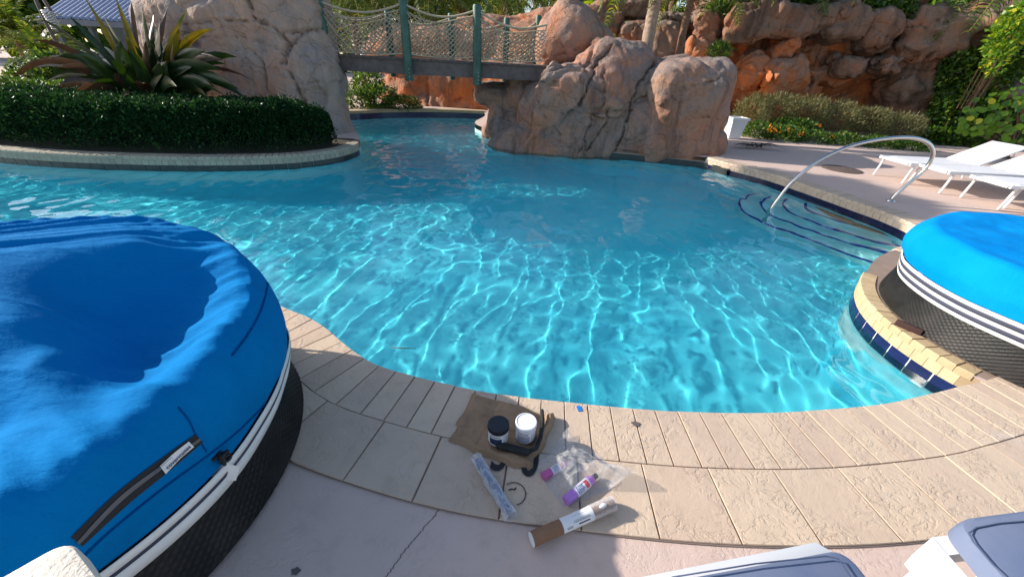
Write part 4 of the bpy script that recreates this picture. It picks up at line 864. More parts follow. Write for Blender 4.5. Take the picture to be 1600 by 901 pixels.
# ================================================================= DAY BEDS
def canvas(nm, ca, cb, bk):
    cl_ = Mat(nm, ca, .85, spec=.04); co = cl_.co()
    cl_.set('Base Color', cl_.mix(cl_.ramp(cl_.noise(2.2, 5, .6, co), [(.35, 0), (.7, 1)]), ca, cb))
    _b1 = cl_.bump(cl_.noise(9, 6, .6, cl_.co((.5, 1.6, 1), rot=(0, 0, .5))), bk, .02); cl_.bump(cl_.noise(600, 2, .5, co), .12, .001, _b1); return cl_.m
MAT['canvas'] = canvas('blue_canvas', (.0, .15, .40), (.0, .18, .46), .8); MAT['canvas_lit'] = canvas('sunlit_blue_canvas', (.0, .20, .56), (.002, .24, .60), .5)  # second canvas: sunlit look of the right cover put into a lighter blue
MAT['canvas_dark'] = m_plain('navy_stripe_cloth', rgb((58, 60, 78)), .8, .1, 10, .2, 300)
MAT['canvas_white'] = m_plain('white_stripe_cloth', rgb((226, 222, 216)), .75, .05, 10, .2, 300)
MAT['black'] = m_plain('black_webbing', (.012, .012, .014), .7, .2, 30, .5, 400)
wk = Mat('black_wicker', (.012, .011, .011), .5, spec=.3); wk.set('Base Color', wk.mix(wk.ramp(wk.noise(7, 4), [(.4, 0), (.7, 1)]), (.008, .008, .008), (.022, .019, .018))); wk.bump(wk.noise(150, 3), .5, .002); MAT['wicker'] = wk.m
SEG = 300
def ring(c, name, prof, mat, parent, th0=0, th1=2 * PI, n=SEG, zf=None):
    th = np.linspace(th0, th1, n + 1); full = abs(th1 - th0 - 2 * PI) < 1e-6
    if full: th = th[:-1]
    R_ = np.array([p[0] for p in prof])[:, None] + 0 * th[None]; Z_ = np.array([p[1] for p in prof])[:, None] + 0 * th[None]
    if zf is not None: R_, Z_ = zf(R_, Z_, th[None] + 0 * Z_)
    return obj(name, gridmesh(name, c[0] + R_ * np.cos(th)[None], c[1] + R_ * np.sin(th)[None], Z_, wrap=full), mat, parent)
def daybed(c, label, top, rimz, tilt, wob, seed, stripes, hem, cm='canvas'):
    t = thing('day_bed', label, 'day bed', (c[0], c[1], 0), 'round covered day beds at the pool edge')
    # woven base: real over-under relief
    n, mz = 620, 46; th = np.linspace(0, 2 * PI, n + 1)[:-1]; zz = np.linspace(0.012, .30, mz)
    TH, ZZ = np.meshgrid(th, zz); a_ = TH * n / 2 * .5 * 1.0; wv = np.sin(TH * 150) * np.sin(ZZ / .0128 * PI)
    R_ = .985 - .05 * np.clip(ZZ / .25, 0, 1) + .0065 * wv * (.75 + .5 * vn(np.stack([np.cos(TH) * 9, np.sin(TH) * 9, ZZ * 14 + 3], -1))) + .004 * vn(np.stack([np.cos(TH) * 4, np.sin(TH) * 4, ZZ * 6], -1))
    obj('wicker_base', gridmesh('wicker_base', c[0] + R_ * np.cos(TH), c[1] + R_ * np.sin(TH), ZZ, wrap=True), MAT['wicker'], t)
    def disp(R_, Z_, th):
        w_ = .010 * np.sin(th * 9 + seed) + .008 * vn(np.stack([np.cos(th) * 5, np.sin(th) * 5, Z_ * 3 + seed], -1)); return R_ + w_ * wob, Z_ + w_ * .6 * wob
    for nm, r0, z0, r1, z1, mt in stripes: ring(c, nm, [(r0 + .000, z0), (r0 + .004, z0 - .002), (r1 + .004, z1 + .002), (r1, z1)], MAT[mt], t, zf=disp)
    # cover: polar grid
    ks = np.r_[np.linspace(.002, .87, 120), np.linspace(.878, .93, 8)]; th = np.linspace(0, 2 * PI, 481)[:-1]
    K_, TH = np.meshgrid(ks, th, indexing='ij'); lx, ly = K_ * np.cos(TH), K_ * np.sin(TH)
    rz = rimz + tilt * np.clip(.5 + .5 * (lx * math.cos(PI * .62) + ly * math.sin(PI * .62)) / .93, 0, 1)**1.2
    Zt = rz * 1.0 + top(lx, ly); drop = np.clip((K_ - .875) / .055, 0, 1); Zt = Zt - .022 * drop**2
    side_r = np.array([.945, .966, .982, .992, .998, .998, .992, .984, .974]); side_f = np.linspace(.08, 1, 9)
    zend = Zt[-1]; Zs = zend[None] + (hem - zend[None]) * side_f[:, None]; Rs = side_r[:, None] + .0 * zend[None]
    THs = th[None] + 0 * Zs; w_ = .012 * vn(np.stack([np.cos(THs) * 3, np.sin(THs) * 3, Zs * 2.5 + seed], -1)) * wob; Rs = Rs + w_
    Rs[-1], Zs[-1] = disp(Rs[-1:] - w_[-1:], Zs[-1:], THs[-1:])
    R_ = np.vstack([K_, Rs]); Z_ = np.vstack([Zt, Zs]); TH = np.vstack([TH, THs])
    me = gridmesh('cover', c[0] + R_ * np.cos(TH), c[1] + R_ * np.sin(TH), Z_, wrap=True)
    cv = obj('cover', me, MAT[cm], t); return t, cv, me
def smst(a, b, x): x = np.clip((x - a) / (b - a), 0, 1); return x * x * (3 - 2 * x)
def topR(x, y):
    q = np.stack([x, y, 0 * x + 2], -1); return .016 * vn(q * 1.7) + .007 * vn(q * 5) + .02 * (1 - np.hypot(x, y)) + .006 * fbm(q * 9, 2) - .02 * np.exp(-(((x + .25) / .25)**2 + ((y - .55) / .1)**2))
CP = np.array([(-.6, .05, .12), (-.3, .2, .14), (-.05, .33, .14), (.3, .52, .10), (.67, .72, .02), (-.27, .52, .10), (.01, .8, .05), (-.5, .55, .08), (.3, .8, .03), (-.3, -.1, .10), (.1, .15, .10), (.3, .05, .075), (.5, -.06, .035), (.1, -.05, .09), (.6, -.1, .0),
    (.2, .32, .09), (.3, .30, .02), (.42, .33, -.09), (.55, .2, -.15), (.6, .08, -.14), (.38, .18, -.01), (.6, .42, -.10), (.70, -.02, -.09), (.80, .45, 0), (.85, .15, 0), (.83, -.1, -.005), (.74, .6, .0), (.76, -.3, 0), (.30, -.16, -.03), (.48, -.22, -.07), (.05, -.28, -.02), (.52, -.36, -.03),
    (.4, -.6, 0), (0, -.6, .01), (-.5, -.5, .03), (-.8, 0, .03), (-.7, .5, .03)] + [(.93 * math.cos(t), .93 * math.sin(t), 0) for t in np.linspace(0, 2 * PI, 18, endpoint=False)])
def _phi(r_): return np.sqrt(r_ * r_ + .045**2)
_A = _phi(np.hypot(CP[:, None, 0] - CP[None, :, 0], CP[:, None, 1] - CP[None, :, 1])); _n = len(CP)
_M = np.block([[_A, np.ones((_n, 1))], [np.ones((1, _n)), np.zeros((1, 1))]]); _w = np.linalg.solve(_M, np.r_[np.where(CP[:, 2] < 0, CP[:, 2] * .85, CP[:, 2]), 0])
def topL(x, y):
    """fabric sagging between the folded canopy hump and the rim"""
    q = np.stack([x, y, 0 * x + 5], -1); r_ = np.hypot(x, y); wx = x + .035 * vn(q * 3.5); wy = y + .035 * vn(q * 3.5 + 50); z = 0 * x + _w[-1]
    for (a_, b_, _z), w_ in zip(CP, _w): z = z + w_ * _phi(np.hypot(wx - a_, wy - b_))
    dx, dy = x + 1.1, y + .4; an = np.arctan2(dy, dx); dd_ = np.hypot(dx, dy); side = (y - .33) * .88 - (x + .05) * .47      # beyond the crest line
    fo = 1 - 2.0 * np.abs(np.sin(an * 27 + 1.5 * vn(q * 1.1))) ; fo2 = 1 - 2.0 * np.abs(np.sin(an * 61 + 2.0 * vn(q * 1.5 + 3)))
    z = z + (.012 * fo * (.7 + .6 * vn(q * 2)) + .006 * fo2) * smst(-.03, .06, side) * smst(.97, .82, r_) + .0035 * fo2 * smst(0, -.1, side) * smst(.45, .7, r_)
    th_ = np.arctan2(y, x); z = z + .003 * np.sin(th_ * 70 + 4 * vn(q * 3)) * smst(.74, .84, r_) * smst(.93, .88, r_) + .004 * fbm(q * 7, 3) + .006 * np.clip(1 - 6 * np.abs(np.sin((y + .12 * x) * 13 + 1.6 * vn(q * 1.8 + 4))), 0, 1) * smst(-.2, .3, x) * smst(.9, .75, r_) + (.012 * vn(q * 4.5 + 7) + .007 * (1 - 2 * np.abs(np.sin(th_ * 17 + 2.5 * vn(q * 2.2)))) * smst(.5, .8, r_)) * smst(.1, .5, x)
    return z * smst(.96, .90, r_) + .012 * smst(.7, .88, r_)
cLB, cRB = (-1.9, .9), (3.88, 2.27)
strR = [('white_stripe', .984, .352, .980, .325, 'canvas_white'), ('dark_stripe', .980, .325, .974, .295, 'canvas_dark'), ('white_stripe', .974, .295, .967, .270, 'canvas_white'), ('dark_stripe', .967, .270, .961, .240, 'canvas_dark'), ('white_stripe', .961, .240, .955, .215, 'canvas_white')]
strL = [('white_stripe', .984, .352, .980, .318, 'canvas_white'), ('dark_stripe', .980, .318, .975, .298, 'canvas_dark'), ('white_stripe', .975, .298, .958, .232, 'canvas_white')]
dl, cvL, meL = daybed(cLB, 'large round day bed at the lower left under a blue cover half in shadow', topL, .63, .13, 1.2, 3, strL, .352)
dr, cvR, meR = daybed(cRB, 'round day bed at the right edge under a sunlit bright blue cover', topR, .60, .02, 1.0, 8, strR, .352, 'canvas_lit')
def bvh(me): return BVHTree.FromPolygons([v.co.copy() for v in me.vertices], [tuple(p.vertices) for p in me.polygons])
bL = bvh(meL)
def hit(b, px, py, off=.003):
    d = Vector(_r * (px - 800) + _u * (450.5 - py) + _f * CAM_F).normalized(); h = b.ray_cast(Vector(EYE), d)
    return (h[0] + h[1] * off * (1 if h[1].dot(d) < 0 else -1), h[1] * (1 if h[1].dot(d) < 0 else -1)) if h[0] else (None, None)
def ribbon(name, b, up, lo, mat, parent, off=.004, step=10):
    """flat band lying on a surface between two pixel polylines"""
    A, B = smoothline(up, step), smoothline(lo, step); n = max(len(A), len(B)); ta, tb = np.linspace(0, 1, len(A)), np.linspace(0, 1, len(B)); tt = np.linspace(0, 1, n); v = []; rows = 0
    for t in tt:
        a = [np.interp(t, ta, A[:, j]) for j in (0, 1)]; c = [np.interp(t, tb, B[:, j]) for j in (0, 1)]; rw = []
        for s in np.linspace(0, 1, 4):
            h, nn = hit(b, a[0] * (1 - s) + c[0] * s, a[1] * (1 - s) + c[1] * s, off)
            if h is None: break
            rw.append(h)
        if len(rw) == 4: v += rw; rows += 1
    f = [(i * 4 + j, i * 4 + j + 1, i * 4 + j + 5, i * 4 + j + 4) for i in range(rows - 1) for j in range(3)]
    return obj(name, mesh(name, v, f, True), mat, parent)
def seam(name, b, pts, r_, mat, parent, off=.002):
    pp = [hit(b, x, y, off)[0] for x, y in smoothline(pts, 8)]; pp = [p for p in pp if p]
    return obj(name, MB().tube(pp, r_, 5).mesh(name, True), mat, parent)
MAT['piping'] = m_plain('blue_piping', (.0, .07, .24), 1.0, .1, 8, 0); MAT['piping'].node_tree.nodes['Principled BSDF'].inputs['Specular IOR Level'].default_value = 0
seam('seam', bL, [(457, 505), (452, 560), (425, 615), (380, 665), (325, 710), (250, 765), (170, 830), (128, 870)], .0035, MAT['piping'], cvL)
seam('seam', bL, [(410, 404), (418, 425), (416, 455), (405, 490), (385, 525), (362, 555)], .004, MAT['piping'], cvL)
seam('seam', bL, [(278, 636), (294, 655), (304, 676), (322, 705)], .002, MAT['piping'], cvL)
ribbon('webbing_strap', bL, [(304, 678), (250, 716), (180, 770), (110, 838)], [(316, 690), (262, 736), (200, 786), (128, 852)], MAT['black'], cvL, .004)
ribbon('reflective_trim', bL, [(309, 684), (250, 726), (185, 775), (118, 845)], [(312, 687), (254, 730), (190, 780), (122, 849)], m_plain('grey_webbing', (.10, .10, .11), .5), cvL, .0065)
lab = ribbon('maker_label', bL, [(292, 689), (270, 706), (247, 727)], [(300, 697), (278, 716), (256, 739)], MAT['canvas_white'], cvL, .0085, 4)
# the word on the label, laid on the label surface letter by letter
def text_mesh(s, size):
    c = bpy.data.curves.new('lettering', 'FONT'); c.body = s; c.size = size; c.offset = size * .018; c.align_x = 'CENTER'; c.align_y = 'CENTER'; o = bpy.data.objects.new('tmp', c); sc.collection.objects.link(o)
    me = bpy.data.meshes.new_from_object(o.evaluated_get(bpy.context.evaluated_depsgraph_get())); bpy.data.objects.remove(o); return me
me = text_mesh('covermates', .034)
h0, n0 = hit(bL, 253, 733, .0105); h1, n1 = hit(bL, 296, 693, .0105); hc, nc = hit(bL, 275, 713, .0105)
ax = (h1 - h0).normalized(); ay = nc.cross(ax).normalized()
sx = (h1 - h0).length * .86 / (max(v.co.x for v in me.vertices) - min(v.co.x for v in me.vertices))
inkb = m_plain('label_ink', rgb((36, 46, 96)), .6, .05)
for v in me.vertices:
    t = v.co.x * sx / ((h1 - h0).length); bow = (hc - (h0 + h1) / 2) * (1 - (2 * t)**2); v.co = (h0 + h1) / 2 + ax * v.co.x * sx + ay * v.co.y * sx * 1.1 + bow + nc * .0012
obj('lettering', me, inkb, lab)
m = MB(); m.tube([(h0 + h1) / 2 + ax * a_ + ay * .0165 + (hc - (h0 + h1) / 2) * .9 for a_ in (-.06, -.035, -.01)], .0007, 4); obj('printed_line', m.mesh('printed_line'), inkb, lab)
# drawstring knot and loose hem
kp, kn_ = hit(bL, 342, 716, .0)
if kp:
    m = MB(); rr2 = random.Random(3)
    for k in range(5):
        pts = [kp + kn_ * .012 + Vector((rr2.uniform(-.022, .022), rr2.uniform(-.018, .018), rr2.uniform(-.016, .02))) for _ in range(5)]; m.tube([tuple(x) for x in smoothline(pts, .006, True)], .0055, 6)
    obj('drawstring_knot', m.mesh('drawstring_knot', True), MAT['black'], cvL)
    q0 = kp + Vector((.0, -.01, -.03)); m = MB()
    g = [q0 + Vector(p) for p in ((-.03, -.02, -.02), (.0, .01, .015), (.035, .02, -.03), (.02, -.0, -.075), (-.005, -.012, -.055))]
    m.add([p + kn_ * .012 for p in g] + [p + kn_ * .008 for p in g], [(0, 1, 2, 3, 4), (9, 8, 7, 6, 5)] + [(i, (i + 1) % 5, 5 + (i + 1) % 5, 5 + i) for i in range(5)])
    obj('hem_tab', m.mesh('hem_tab'), MAT['canvas_white'], cvL)
foot = MB().box((0, 0, 0), (.075, .014, .022), None, .004); obj('timber_foot', foot.mesh('timber_foot'), m_plain('dark_red_timber', rgb((54, 30, 26)), .8), dr, Matrix.Translation(P(1420, 511, .022)) @ Matrix.Rotation(math.radians(-58), 4, 'Z'))

# ================================================================= HANDRAIL
st = Mat('stainless_steel', (.62, .60, .57), .18, metal=1.0); st.bump(st.noise(60, 3, .6, st.co((1, 1, 12))), .06, .001)
hr = thing('pool_handrail', 'curved stainless steel handrail over the entry steps', 'handrail', (5.5, 5.65, 0))
pts = [(5.49, 5.65, 0.0), (5.52, 5.65, .10), (5.60, 5.65, .25), (5.69, 5.65, .40), (5.73, 5.65, .55), (5.69, 5.65, .69), (5.56, 5.65, .80), (5.35, 5.65, .855), (5.09, 5.65, .85), (4.77, 5.65, .79), (4.47, 5.65, .68), (4.19, 5.65, .49), (3.97, 5.65, .2), (3.86, 5.65, -.06), (3.80, 5.65, -.35), (3.77, 5.65, -.96)]
obj('tube', MB().tube(smoothline(pts, .03), .0245, 16).mesh('tube', True), st.m, hr)
obj('escutcheon', MB().lathe([(.0, .001), (.055, .001), (.05, .012), (.03, .018), (.027, .022)], 24, Matrix.Translation((5.49, 5.65, -.008))).mesh('escutcheon'), st.m, hr)

# ================================================================= LOUNGERS ON THE FAR DECK
slg = Mat('white_sling_mesh', (.72, .72, .74), .6); slg.bump(slg.noise(220, 2), .2, .001); MAT['sling'] = slg.leafy(.12).m
def make_lounger():
    t = thing('sun_lounger', 'x', 'sun lounger', (0, 0, 0), 'white sun loungers on the far deck')
    W2 = .29
    for s in (-1, 1): obj('side_rail', MB().box((.62, s * W2, .32), (.62, .016, .024), None, .004).mesh('side_rail'), MAT['white'], t)
    obj('end_bar', MB().box((-.004, 0, .32), (.016, W2 - .017, .02), None, .004).mesh('end_bar'), MAT['white'], t)
    obj('back_bar', MB().box((1.9, 0, .32), (.016, W2 - .017, .02), None, .004).mesh('back_bar'), MAT['white'], t)
    for s in (-1, 1): obj('side_rail', MB().box((1.57, s * W2, .32), (.33, .016, .024), None, .004).mesh('side_rail'), MAT['white'], t)
    for x in (.10, 1.72):
        for s in (-1, 1): obj('leg', MB().tube([(x, s * W2, .30), (x - .05 * (1 if x < 1 else -1), s * (W2 + .0), .0)], .017, 8).mesh('leg'), MAT['white'], t)
    X_, Y_ = np.meshgrid(np.linspace(-.02, 1.22, 20), np.linspace(-W2 + .012, W2 - .012, 9)); Z_ = .345 - .016 * np.cos(Y_ / W2 * PI / 2) + .035 * smst(.25, 0, X_) * (-.6) 
    obj('seat_sling', gridmesh('seat_sling', X_, Y_, Z_), MAT['sling'], t)
    bm_ = MB().box((0, 0, 0), (.36, W2 - .01, .014), None, .01); bk = obj('backrest', bm_.mesh('backrest'), MAT['sling'], t, Matrix.Translation((1.55, 0, .50)) @ Matrix.Rotation(math.radians(-26), 4, 'Y'))
    obj('backrest_frame', MB().box((0, 0, -.018), (.37, .02, .012)).box((.36, 0, -.018), (.015, W2, .014)).mesh('backrest_frame'), MAT['white'], t, Matrix.Translation((1.55, 0, .50)) @ Matrix.Rotation(math.radians(-26), 4, 'Y'))
    obj('back_prop', MB().tube([(1.72, -W2 + .04, .58), (1.82, -W2 + .04, .33)], .009, 6).tube([(1.72, W2 - .04, .58), (1.82, W2 - .04, .33)], .009, 6).mesh('back_prop'), MAT['white'], t)
    return t
proto = make_lounger()
LG = [((6.50, 7.02), 'white sun lounger farthest from the pool steps on the far deck', 3), ((6.67, 6.50), 'second white sun lounger, just right of the handrail on the far deck', 0), ((6.84, 5.76), 'third white sun lounger, behind the right day bed on the far deck', -3), ((7.0, 5.28), 'white sun lounger nearest the right day bed, cut by the right edge', -3)]
def kids(o): return [c for c in bpy.data.objects if c.parent == o]
pk = kids(proto)
for i, ((x, y), lb, an) in enumerate(LG):
    if i == 0: t, ks_ = proto, pk
    else:
        t = proto.copy(); sc.collection.objects.link(t)
        for ch in pk: c_ = ch.copy(); sc.collection.objects.link(c_); c_.parent = t
    t.matrix_basis = Matrix.Translation((x, y, 0)) @ Matrix.Rotation(math.radians(an), 4, 'Z'); t['label'] = lb

# white planter box and dead leaves beside the right boulder
pb = P(1147, 217, 0); bx = thing('planter_box', 'small white tapered box standing behind the right boulder', 'box', pb)
v = []
for z, h in ((.0, .14), (.44, .19), (.44, .215), (.50, .215), (.50, .18), (.42, .17)): v += [(pb.x + sx_ * h, pb.y + .15 + sy_ * h, z) for sx_, sy_ in ((-1, -1), (1, -1), (1, 1), (-1, 1))]
f = [(i * 4 + k, i * 4 + (k + 1) % 4, i * 4 + 4 + (k + 1) % 4, i * 4 + 4 + k) for i in range(5) for k in range(4)] + [(20, 21, 22, 23)]
obj('tapered_body', mesh('tapered_body', v, f, False), MAT['white'], bx)
m = MB(); c_ = P(1175, 232, 0)
for k in range(26):
    a_ = rnd.uniform(-.5, 3.6); l = rnd.uniform(.25, .7); vv, ff = strap(c_ + Vector((rnd.uniform(-.2, .2), rnd.uniform(-.1, .1), .03)), c_ + Vector((l * math.cos(a_) + .15, l * .5 * math.sin(a_), rnd.uniform(.01, .10))), (0, 0, .10), .022, (0, 1, 0), 5); m.add(vv, ff)
tag(obj('dry_palm_fronds', m.mesh('dry_palm_fronds', True), m_plain('dark_dry_leaf', rgb((58, 44, 38)), .8)), 'dark dry palm leaves lying on the deck beside the right boulder', 'fallen leaves')
# drain cover
dc = P(1315, 264, 0); dt = thing('drain_cover', 'round dark speckled drain cover set in the far deck', 'drain cover', dc)
obj('cover_plate', MB().lathe([(.33, -.012), (.33, .004), (.315, .008), (.0, .008)], 40, Matrix.Translation(dc), cap=False).mesh('cover_plate'), m_plain('pebble_plate', rgb((92, 78, 72)), .9, .6, 40, 1, 60, bdist=.01), dt)
# far umbrella and chairs seen under the bridge
up_ = PY(574, 122, 16.5)
ub = thing('beach_umbrella', 'small white folded umbrella seen under the left end of the bridge', 'umbrella', (up_.x, up_.y, 0))
obj('canopy', MB().lathe([(.10, .9), (.24, 1.0), (.19, 1.4), (.05, 1.9)], 12, Matrix.Translation((up_.x, up_.y, -.2))).mesh('canopy'), MAT['canvas_white'], ub); obj('pole', MB().tube([(up_.x, up_.y, 0), (up_.x, up_.y, 1.8)], .025, 8).mesh('pole'), MAT['white'], ub)

# ================================================================= THINGS ON THE NEAR DECK
# ---- crumpled brown paper bag
pb_ = thing('paper_bag', 'crumpled flattened brown paper bag lying under the two jars', 'paper bag', P(780, 670, 0))
A_, B_, C_, D_ = P(700, 690, 0), P(737, 616, 0), P(870, 652, 0), P(832, 737, 0)
us = np.linspace(0, 1, 70); U_, V_ = np.meshgrid(us, us)
q00, q01, q11, q10 = [np.array(v) for v in (A_, B_, C_, D_)]
XY = (q00[None, None] * ((1 - U_) * (1 - V_))[..., None] + q01[None, None] * ((1 - U_) * V_)[..., None] + q11[None, None] * (U_ * V_)[..., None] + q10[None, None] * (U_ * (1 - V_))[..., None])
s = np.stack([U_ * 3, V_ * 3, 0 * U_], -1); edge = np.minimum(np.minimum(U_, 1 - U_), np.minimum(V_, 1 - V_))
wv = lambda k, sd: np.abs(vn(s * k + sd))
crz = .030 * smst(0, .06, edge) * (.65 + .35 * smst(.25, 0, V_)) + (.016 * (0.4 - wv(1.1, 3)) + .010 * (.35 - wv(2.3, 9)) + .005 * (.3 - wv(5, 5))) * smst(0, .05, edge)
crz = crz + .035 * smst(.86, .95, U_) * smst(1.0, .97, U_) * smst(.15, .5, V_) - .006 * np.exp(-((V_ - .55) / .03)**2) - .006 * np.exp(-((U_ - .35) / .02)**2)
edgew = .014 * vn(s * 1.7 + 6)[..., None] * np.array([1, 1, 0]) * (edge < .3)[..., None]
XY = XY + edgew * (1 - smst(0, .3, edge))[..., None]
obj('bag_sheet', gridmesh('bag_sheet', XY[..., 0], XY[..., 1], np.maximum(crz, .006)), m_plain('brown_kraft_paper', rgb((150, 120, 92)), .8, .12, 9, .8, 28, bdist=.006), pb_)
# ---- jars
def textbars(m, rows, c, r_, z0, dz, th0, th1, rs_, hgt=.0022):
    """tiny print, too small to read: rows of short dashes round a cylinder"""
    for k in range(rows):
        t = th0
        while t < th1:
            w_ = rs_.uniform(.05, .16); t2 = min(t + w_, th1); z = z0 - k * dz; n = len(m.v)
            m.add([(c[0] + r_ * math.cos(a), c[1] + r_ * math.sin(a), zz) for a in (t, t2) for zz in (z, z + hgt)], [(0, 2, 3, 1)]); t = t2 + .05
def jar(px, py, label, lidm, panel, seed):
    c = P(px, py, .028); t = thing('jar', label, 'jar', c, 'plastic jars on the brown paper bag'); T = Matrix.Translation(c); rs_ = random.Random(seed)
    obj('body', MB().lathe([(.040, 0), (.043, .004), (.0445, .02), (.0455, .085), (.0445, .092)], 40, T).mesh('body'), m_plain('white_jar_plastic', (.8, .8, .82), .3, .02, 5, 0), t)
    li = obj('lid', MB().lathe([(.0475, .082), (.0490, .085), (.0490, .104), (.0478, .108), (.0440, .109), (.0425, .1065), (.0, .1065)], 48, T, cap=False).mesh('lid'), lidm, t)
    m = MB()
    for k in range(72):
        a = 2 * PI * k / 72; m.box((0, 0, 0), (.0006, .0005, .009), Matrix.Translation(c + Vector((.0492 * math.cos(a), .0492 * math.sin(a), .0945))) @ Matrix.Rotation(a, 4, 'Z'))
    obj('grip_ribs', m.mesh('grip_ribs', False), lidm, li)
    lb = obj('label', MB().lathe([(.0462, .014), (.0470, .078)], 60, T, math.radians(-165), math.radians(0), False).mesh('label'), m_plain('jar_label', (.70, .70, .72), .5, .04, 20, 0), t)
    m = MB().lathe([(.0465, .018), (.0472, .058)], 30, T, math.radians(-140), math.radians(-66), False); obj('printed_panel', m.mesh('printed_panel'), panel, lb)
    m = MB(); textbars(m, 2, c, .0474, c.z + .070, .006, math.radians(-135), math.radians(-75), rs_, .0034); textbars(m, 9, c, .0474, c.z + .066, .0052, math.radians(-58), math.radians(-15), rs_, .0016); textbars(m, 2, c, .0477, c.z + .040, .006, math.radians(-130), math.radians(-80), rs_, .0026) if 0 else None
    obj('small_print', m.mesh('small_print', False), m_plain('dark_print', (.03, .03, .05), .6, 0, 5, 0), lb)
    return t
jar(778, 686, 'white plastic jar with a black screw lid and dark blue label', m_plain('black_lid_plastic', (.012, .016, .02), .35, .1, 5, .1, 200), m_plain('dark_blue_print', rgb((32, 48, 78)), .5, .5, 60, 0), 1)
jar(820, 682, 'white plastic jar with a white screw lid', m_plain('white_lid_plastic', (.78, .78, .84), .3, .02, 5, 0), m_plain('pale_grey_print', rgb((150, 150, 166)), .5, .25, 60, 0), 2)
# ---- black brush handle
bh = thing('brush', 'black handled brush lying across the paper bag in front of the jars', 'brush', P(800, 700, .03))
blk_ = m_plain('black_foam_grip', (.012, .013, .014), .75, .2, 30, .6, 200)
obj('grip', MB().tube([P(776, 694, .045), P(778, 695, .045), P(800, 700, .045), P(824, 706, .045), P(827, 707, .045)], [.012, .0165, .017, .0165, .012], 16).mesh('grip', True), blk_, bh)
obj('shaft', MB().tube([P(826, 705, .045), P(838, 700, .045), P(845, 682, .05), P(848, 655, .055), P(847, 640, .055)], [.009, .010, .010, .010, .008], 12).mesh('shaft', True), blk_, bh)
# ---- film wrapped roll
MATfilm = Mat('clear_plastic_film', (.93, .94, .97), .12, Transmission_Weight=0.0, IOR=1.4)
_o = MATfilm.t.nodes['Material Output']; _tr = MATfilm.n('BsdfTransparent', ins={0: (.94, .95, .97, 1)}); _mx = MATfilm.n('MixShader', ins={1: _tr.outputs[0]})
_fr = MATfilm.n('Fresnel', ins={'IOR': 1.5}); _fac = MATfilm.math('ADD', MATfilm.math('MULTIPLY', _fr.outputs[0], .8), MATfilm.math('ADD', MATfilm.math('MULTIPLY', MATfilm.ramp(MATfilm.noise(22, 6, .7, dist=1.5), [(.42, 0), (.72, 1)]), .15), .10), clamp=True)
_fac = MATfilm.math('MINIMUM', _fac, .36); MATfilm.t.links.new(_fac, _mx.inputs[0]); MATfilm.t.links.new(MATfilm.b.outputs[0], _mx.inputs[2]); MATfilm.t.links.new(_mx.outputs[0], _o.inputs[0]); MATfilm.bump(MATfilm.noise(26, 4, .6), .7, .012)
wr = thing('wrapped_roll', 'bluish roll in crinkled clear plastic lying beside the depth marking', 'roll', P(770, 758, 0))
a_, b_ = P(745, 716, .030), P(797, 803, .030); d_ = (b_ - a_).normalized()
def crinkled(a, b, r_, amp, seed, n=60, m_=40, taper=None):
    d = (b - a); L_ = d.length; d.normalize(); s1 = Vector((0, 0, 1)); s2 = d.cross(s1).normalized(); X = np.zeros((n, m_)); Y = X.copy(); Z = X.copy()
    for i in range(n):
        u_ = i / (n - 1); k = taper(u_) if taper else 1
        for j in range(m_):
            t = 2 * PI * j / m_; q = np.array([math.cos(t) * 2.2, math.sin(t) * 2.2, u_ * L_ * 40]) + seed; w_ = r_ * k * (1 + amp * float(vn(q)) + amp * .6 * float(vn(q * 2.7))); p = a + d * L_ * u_ + (s1 * math.sin(t) + s2 * math.cos(t)) * w_
            X[i, j], Y[i, j], Z[i, j] = p.x, p.y, max(p.z, .003)
    return gridmesh('wrap', X, Y, Z, wrap=True)
obj('roll', MB().tube([a_ + d_ * .01, b_ - d_ * .01], .0165, 20).mesh('roll'), m_plain('pale_blue_fleece', rgb((92, 104, 130)), .9, .35, 40, .8, 90), wr)
obj('plastic_wrap', crinkled(a_ - d_ * .012, b_ + d_ * .012, .0235, .16, 3, taper=lambda u_: 1.05 - .08 * math.sin(u_ * 3) + (.1 if u_ > .93 else 0)), MATfilm.m, wr)
# ---- cardboard tube
ct = thing('cardboard_tube', 'brown cardboard tube with a white label and plastic wrapped end', 'tube', P(895, 818, 0))
a_, b_ = P(831, 842, .027), P(957, 786, .027); d_ = (b_ - a_).normalized(); Lc = (b_ - a_).length; card = m_plain('brown_cardboard', rgb((134, 98, 72)), .75, .1, 12, .2, 60)
obj('tube_body', MB().tube([a_ + d_ * Lc * t for t in np.linspace(0, 1, 8)], .0262, 36, False).mesh('tube_body', True), card, ct)
obj('end_cap', MB().tube([a_ - d_ * .002, a_ + d_ * .004], .0258, 36).mesh('end_cap'), m_plain('white_end_cap', (.75, .75, .73), .6), ct)
obj('end_cap', MB().tube([b_ - d_ * .004, b_ - d_ * .003], .0258, 36).mesh('end_cap'), card, ct)
lab2 = obj('label', MB().tube([a_ + d_ * Lc * t for t in np.linspace(.34, .72, 8)], .0267, 36, False).mesh('label', True), m_plain('white_paper_label', (.74, .74, .75), .6, .03, 20, .1), ct)
obj('plastic_wrap', crinkled(a_ + d_ * Lc * .70, b_ + d_ * .003, .0288, .03, 7), MATfilm.m, ct)
s2 = d_.cross(Vector((0, 0, 1))).normalized()
def on_tube(u_, t, r_=.0270): return a_ + d_ * (Lc * u_) + (Vector((0, 0, 1)) * math.sin(t) + s2 * math.cos(t)) * r_
m = MB(); rs_ = random.Random(8)
u_ = .47
while u_ < .66:
    w_ = rs_.choice((.003, .005, .008)); m.add([on_tube(u_, 1.15), on_tube(u_ + w_, 1.15), on_tube(u_ + w_, 1.75), on_tube(u_, 1.75)], [(0, 1, 2, 3)]); u_ += w_ + rs_.choice((.003, .004, .006))
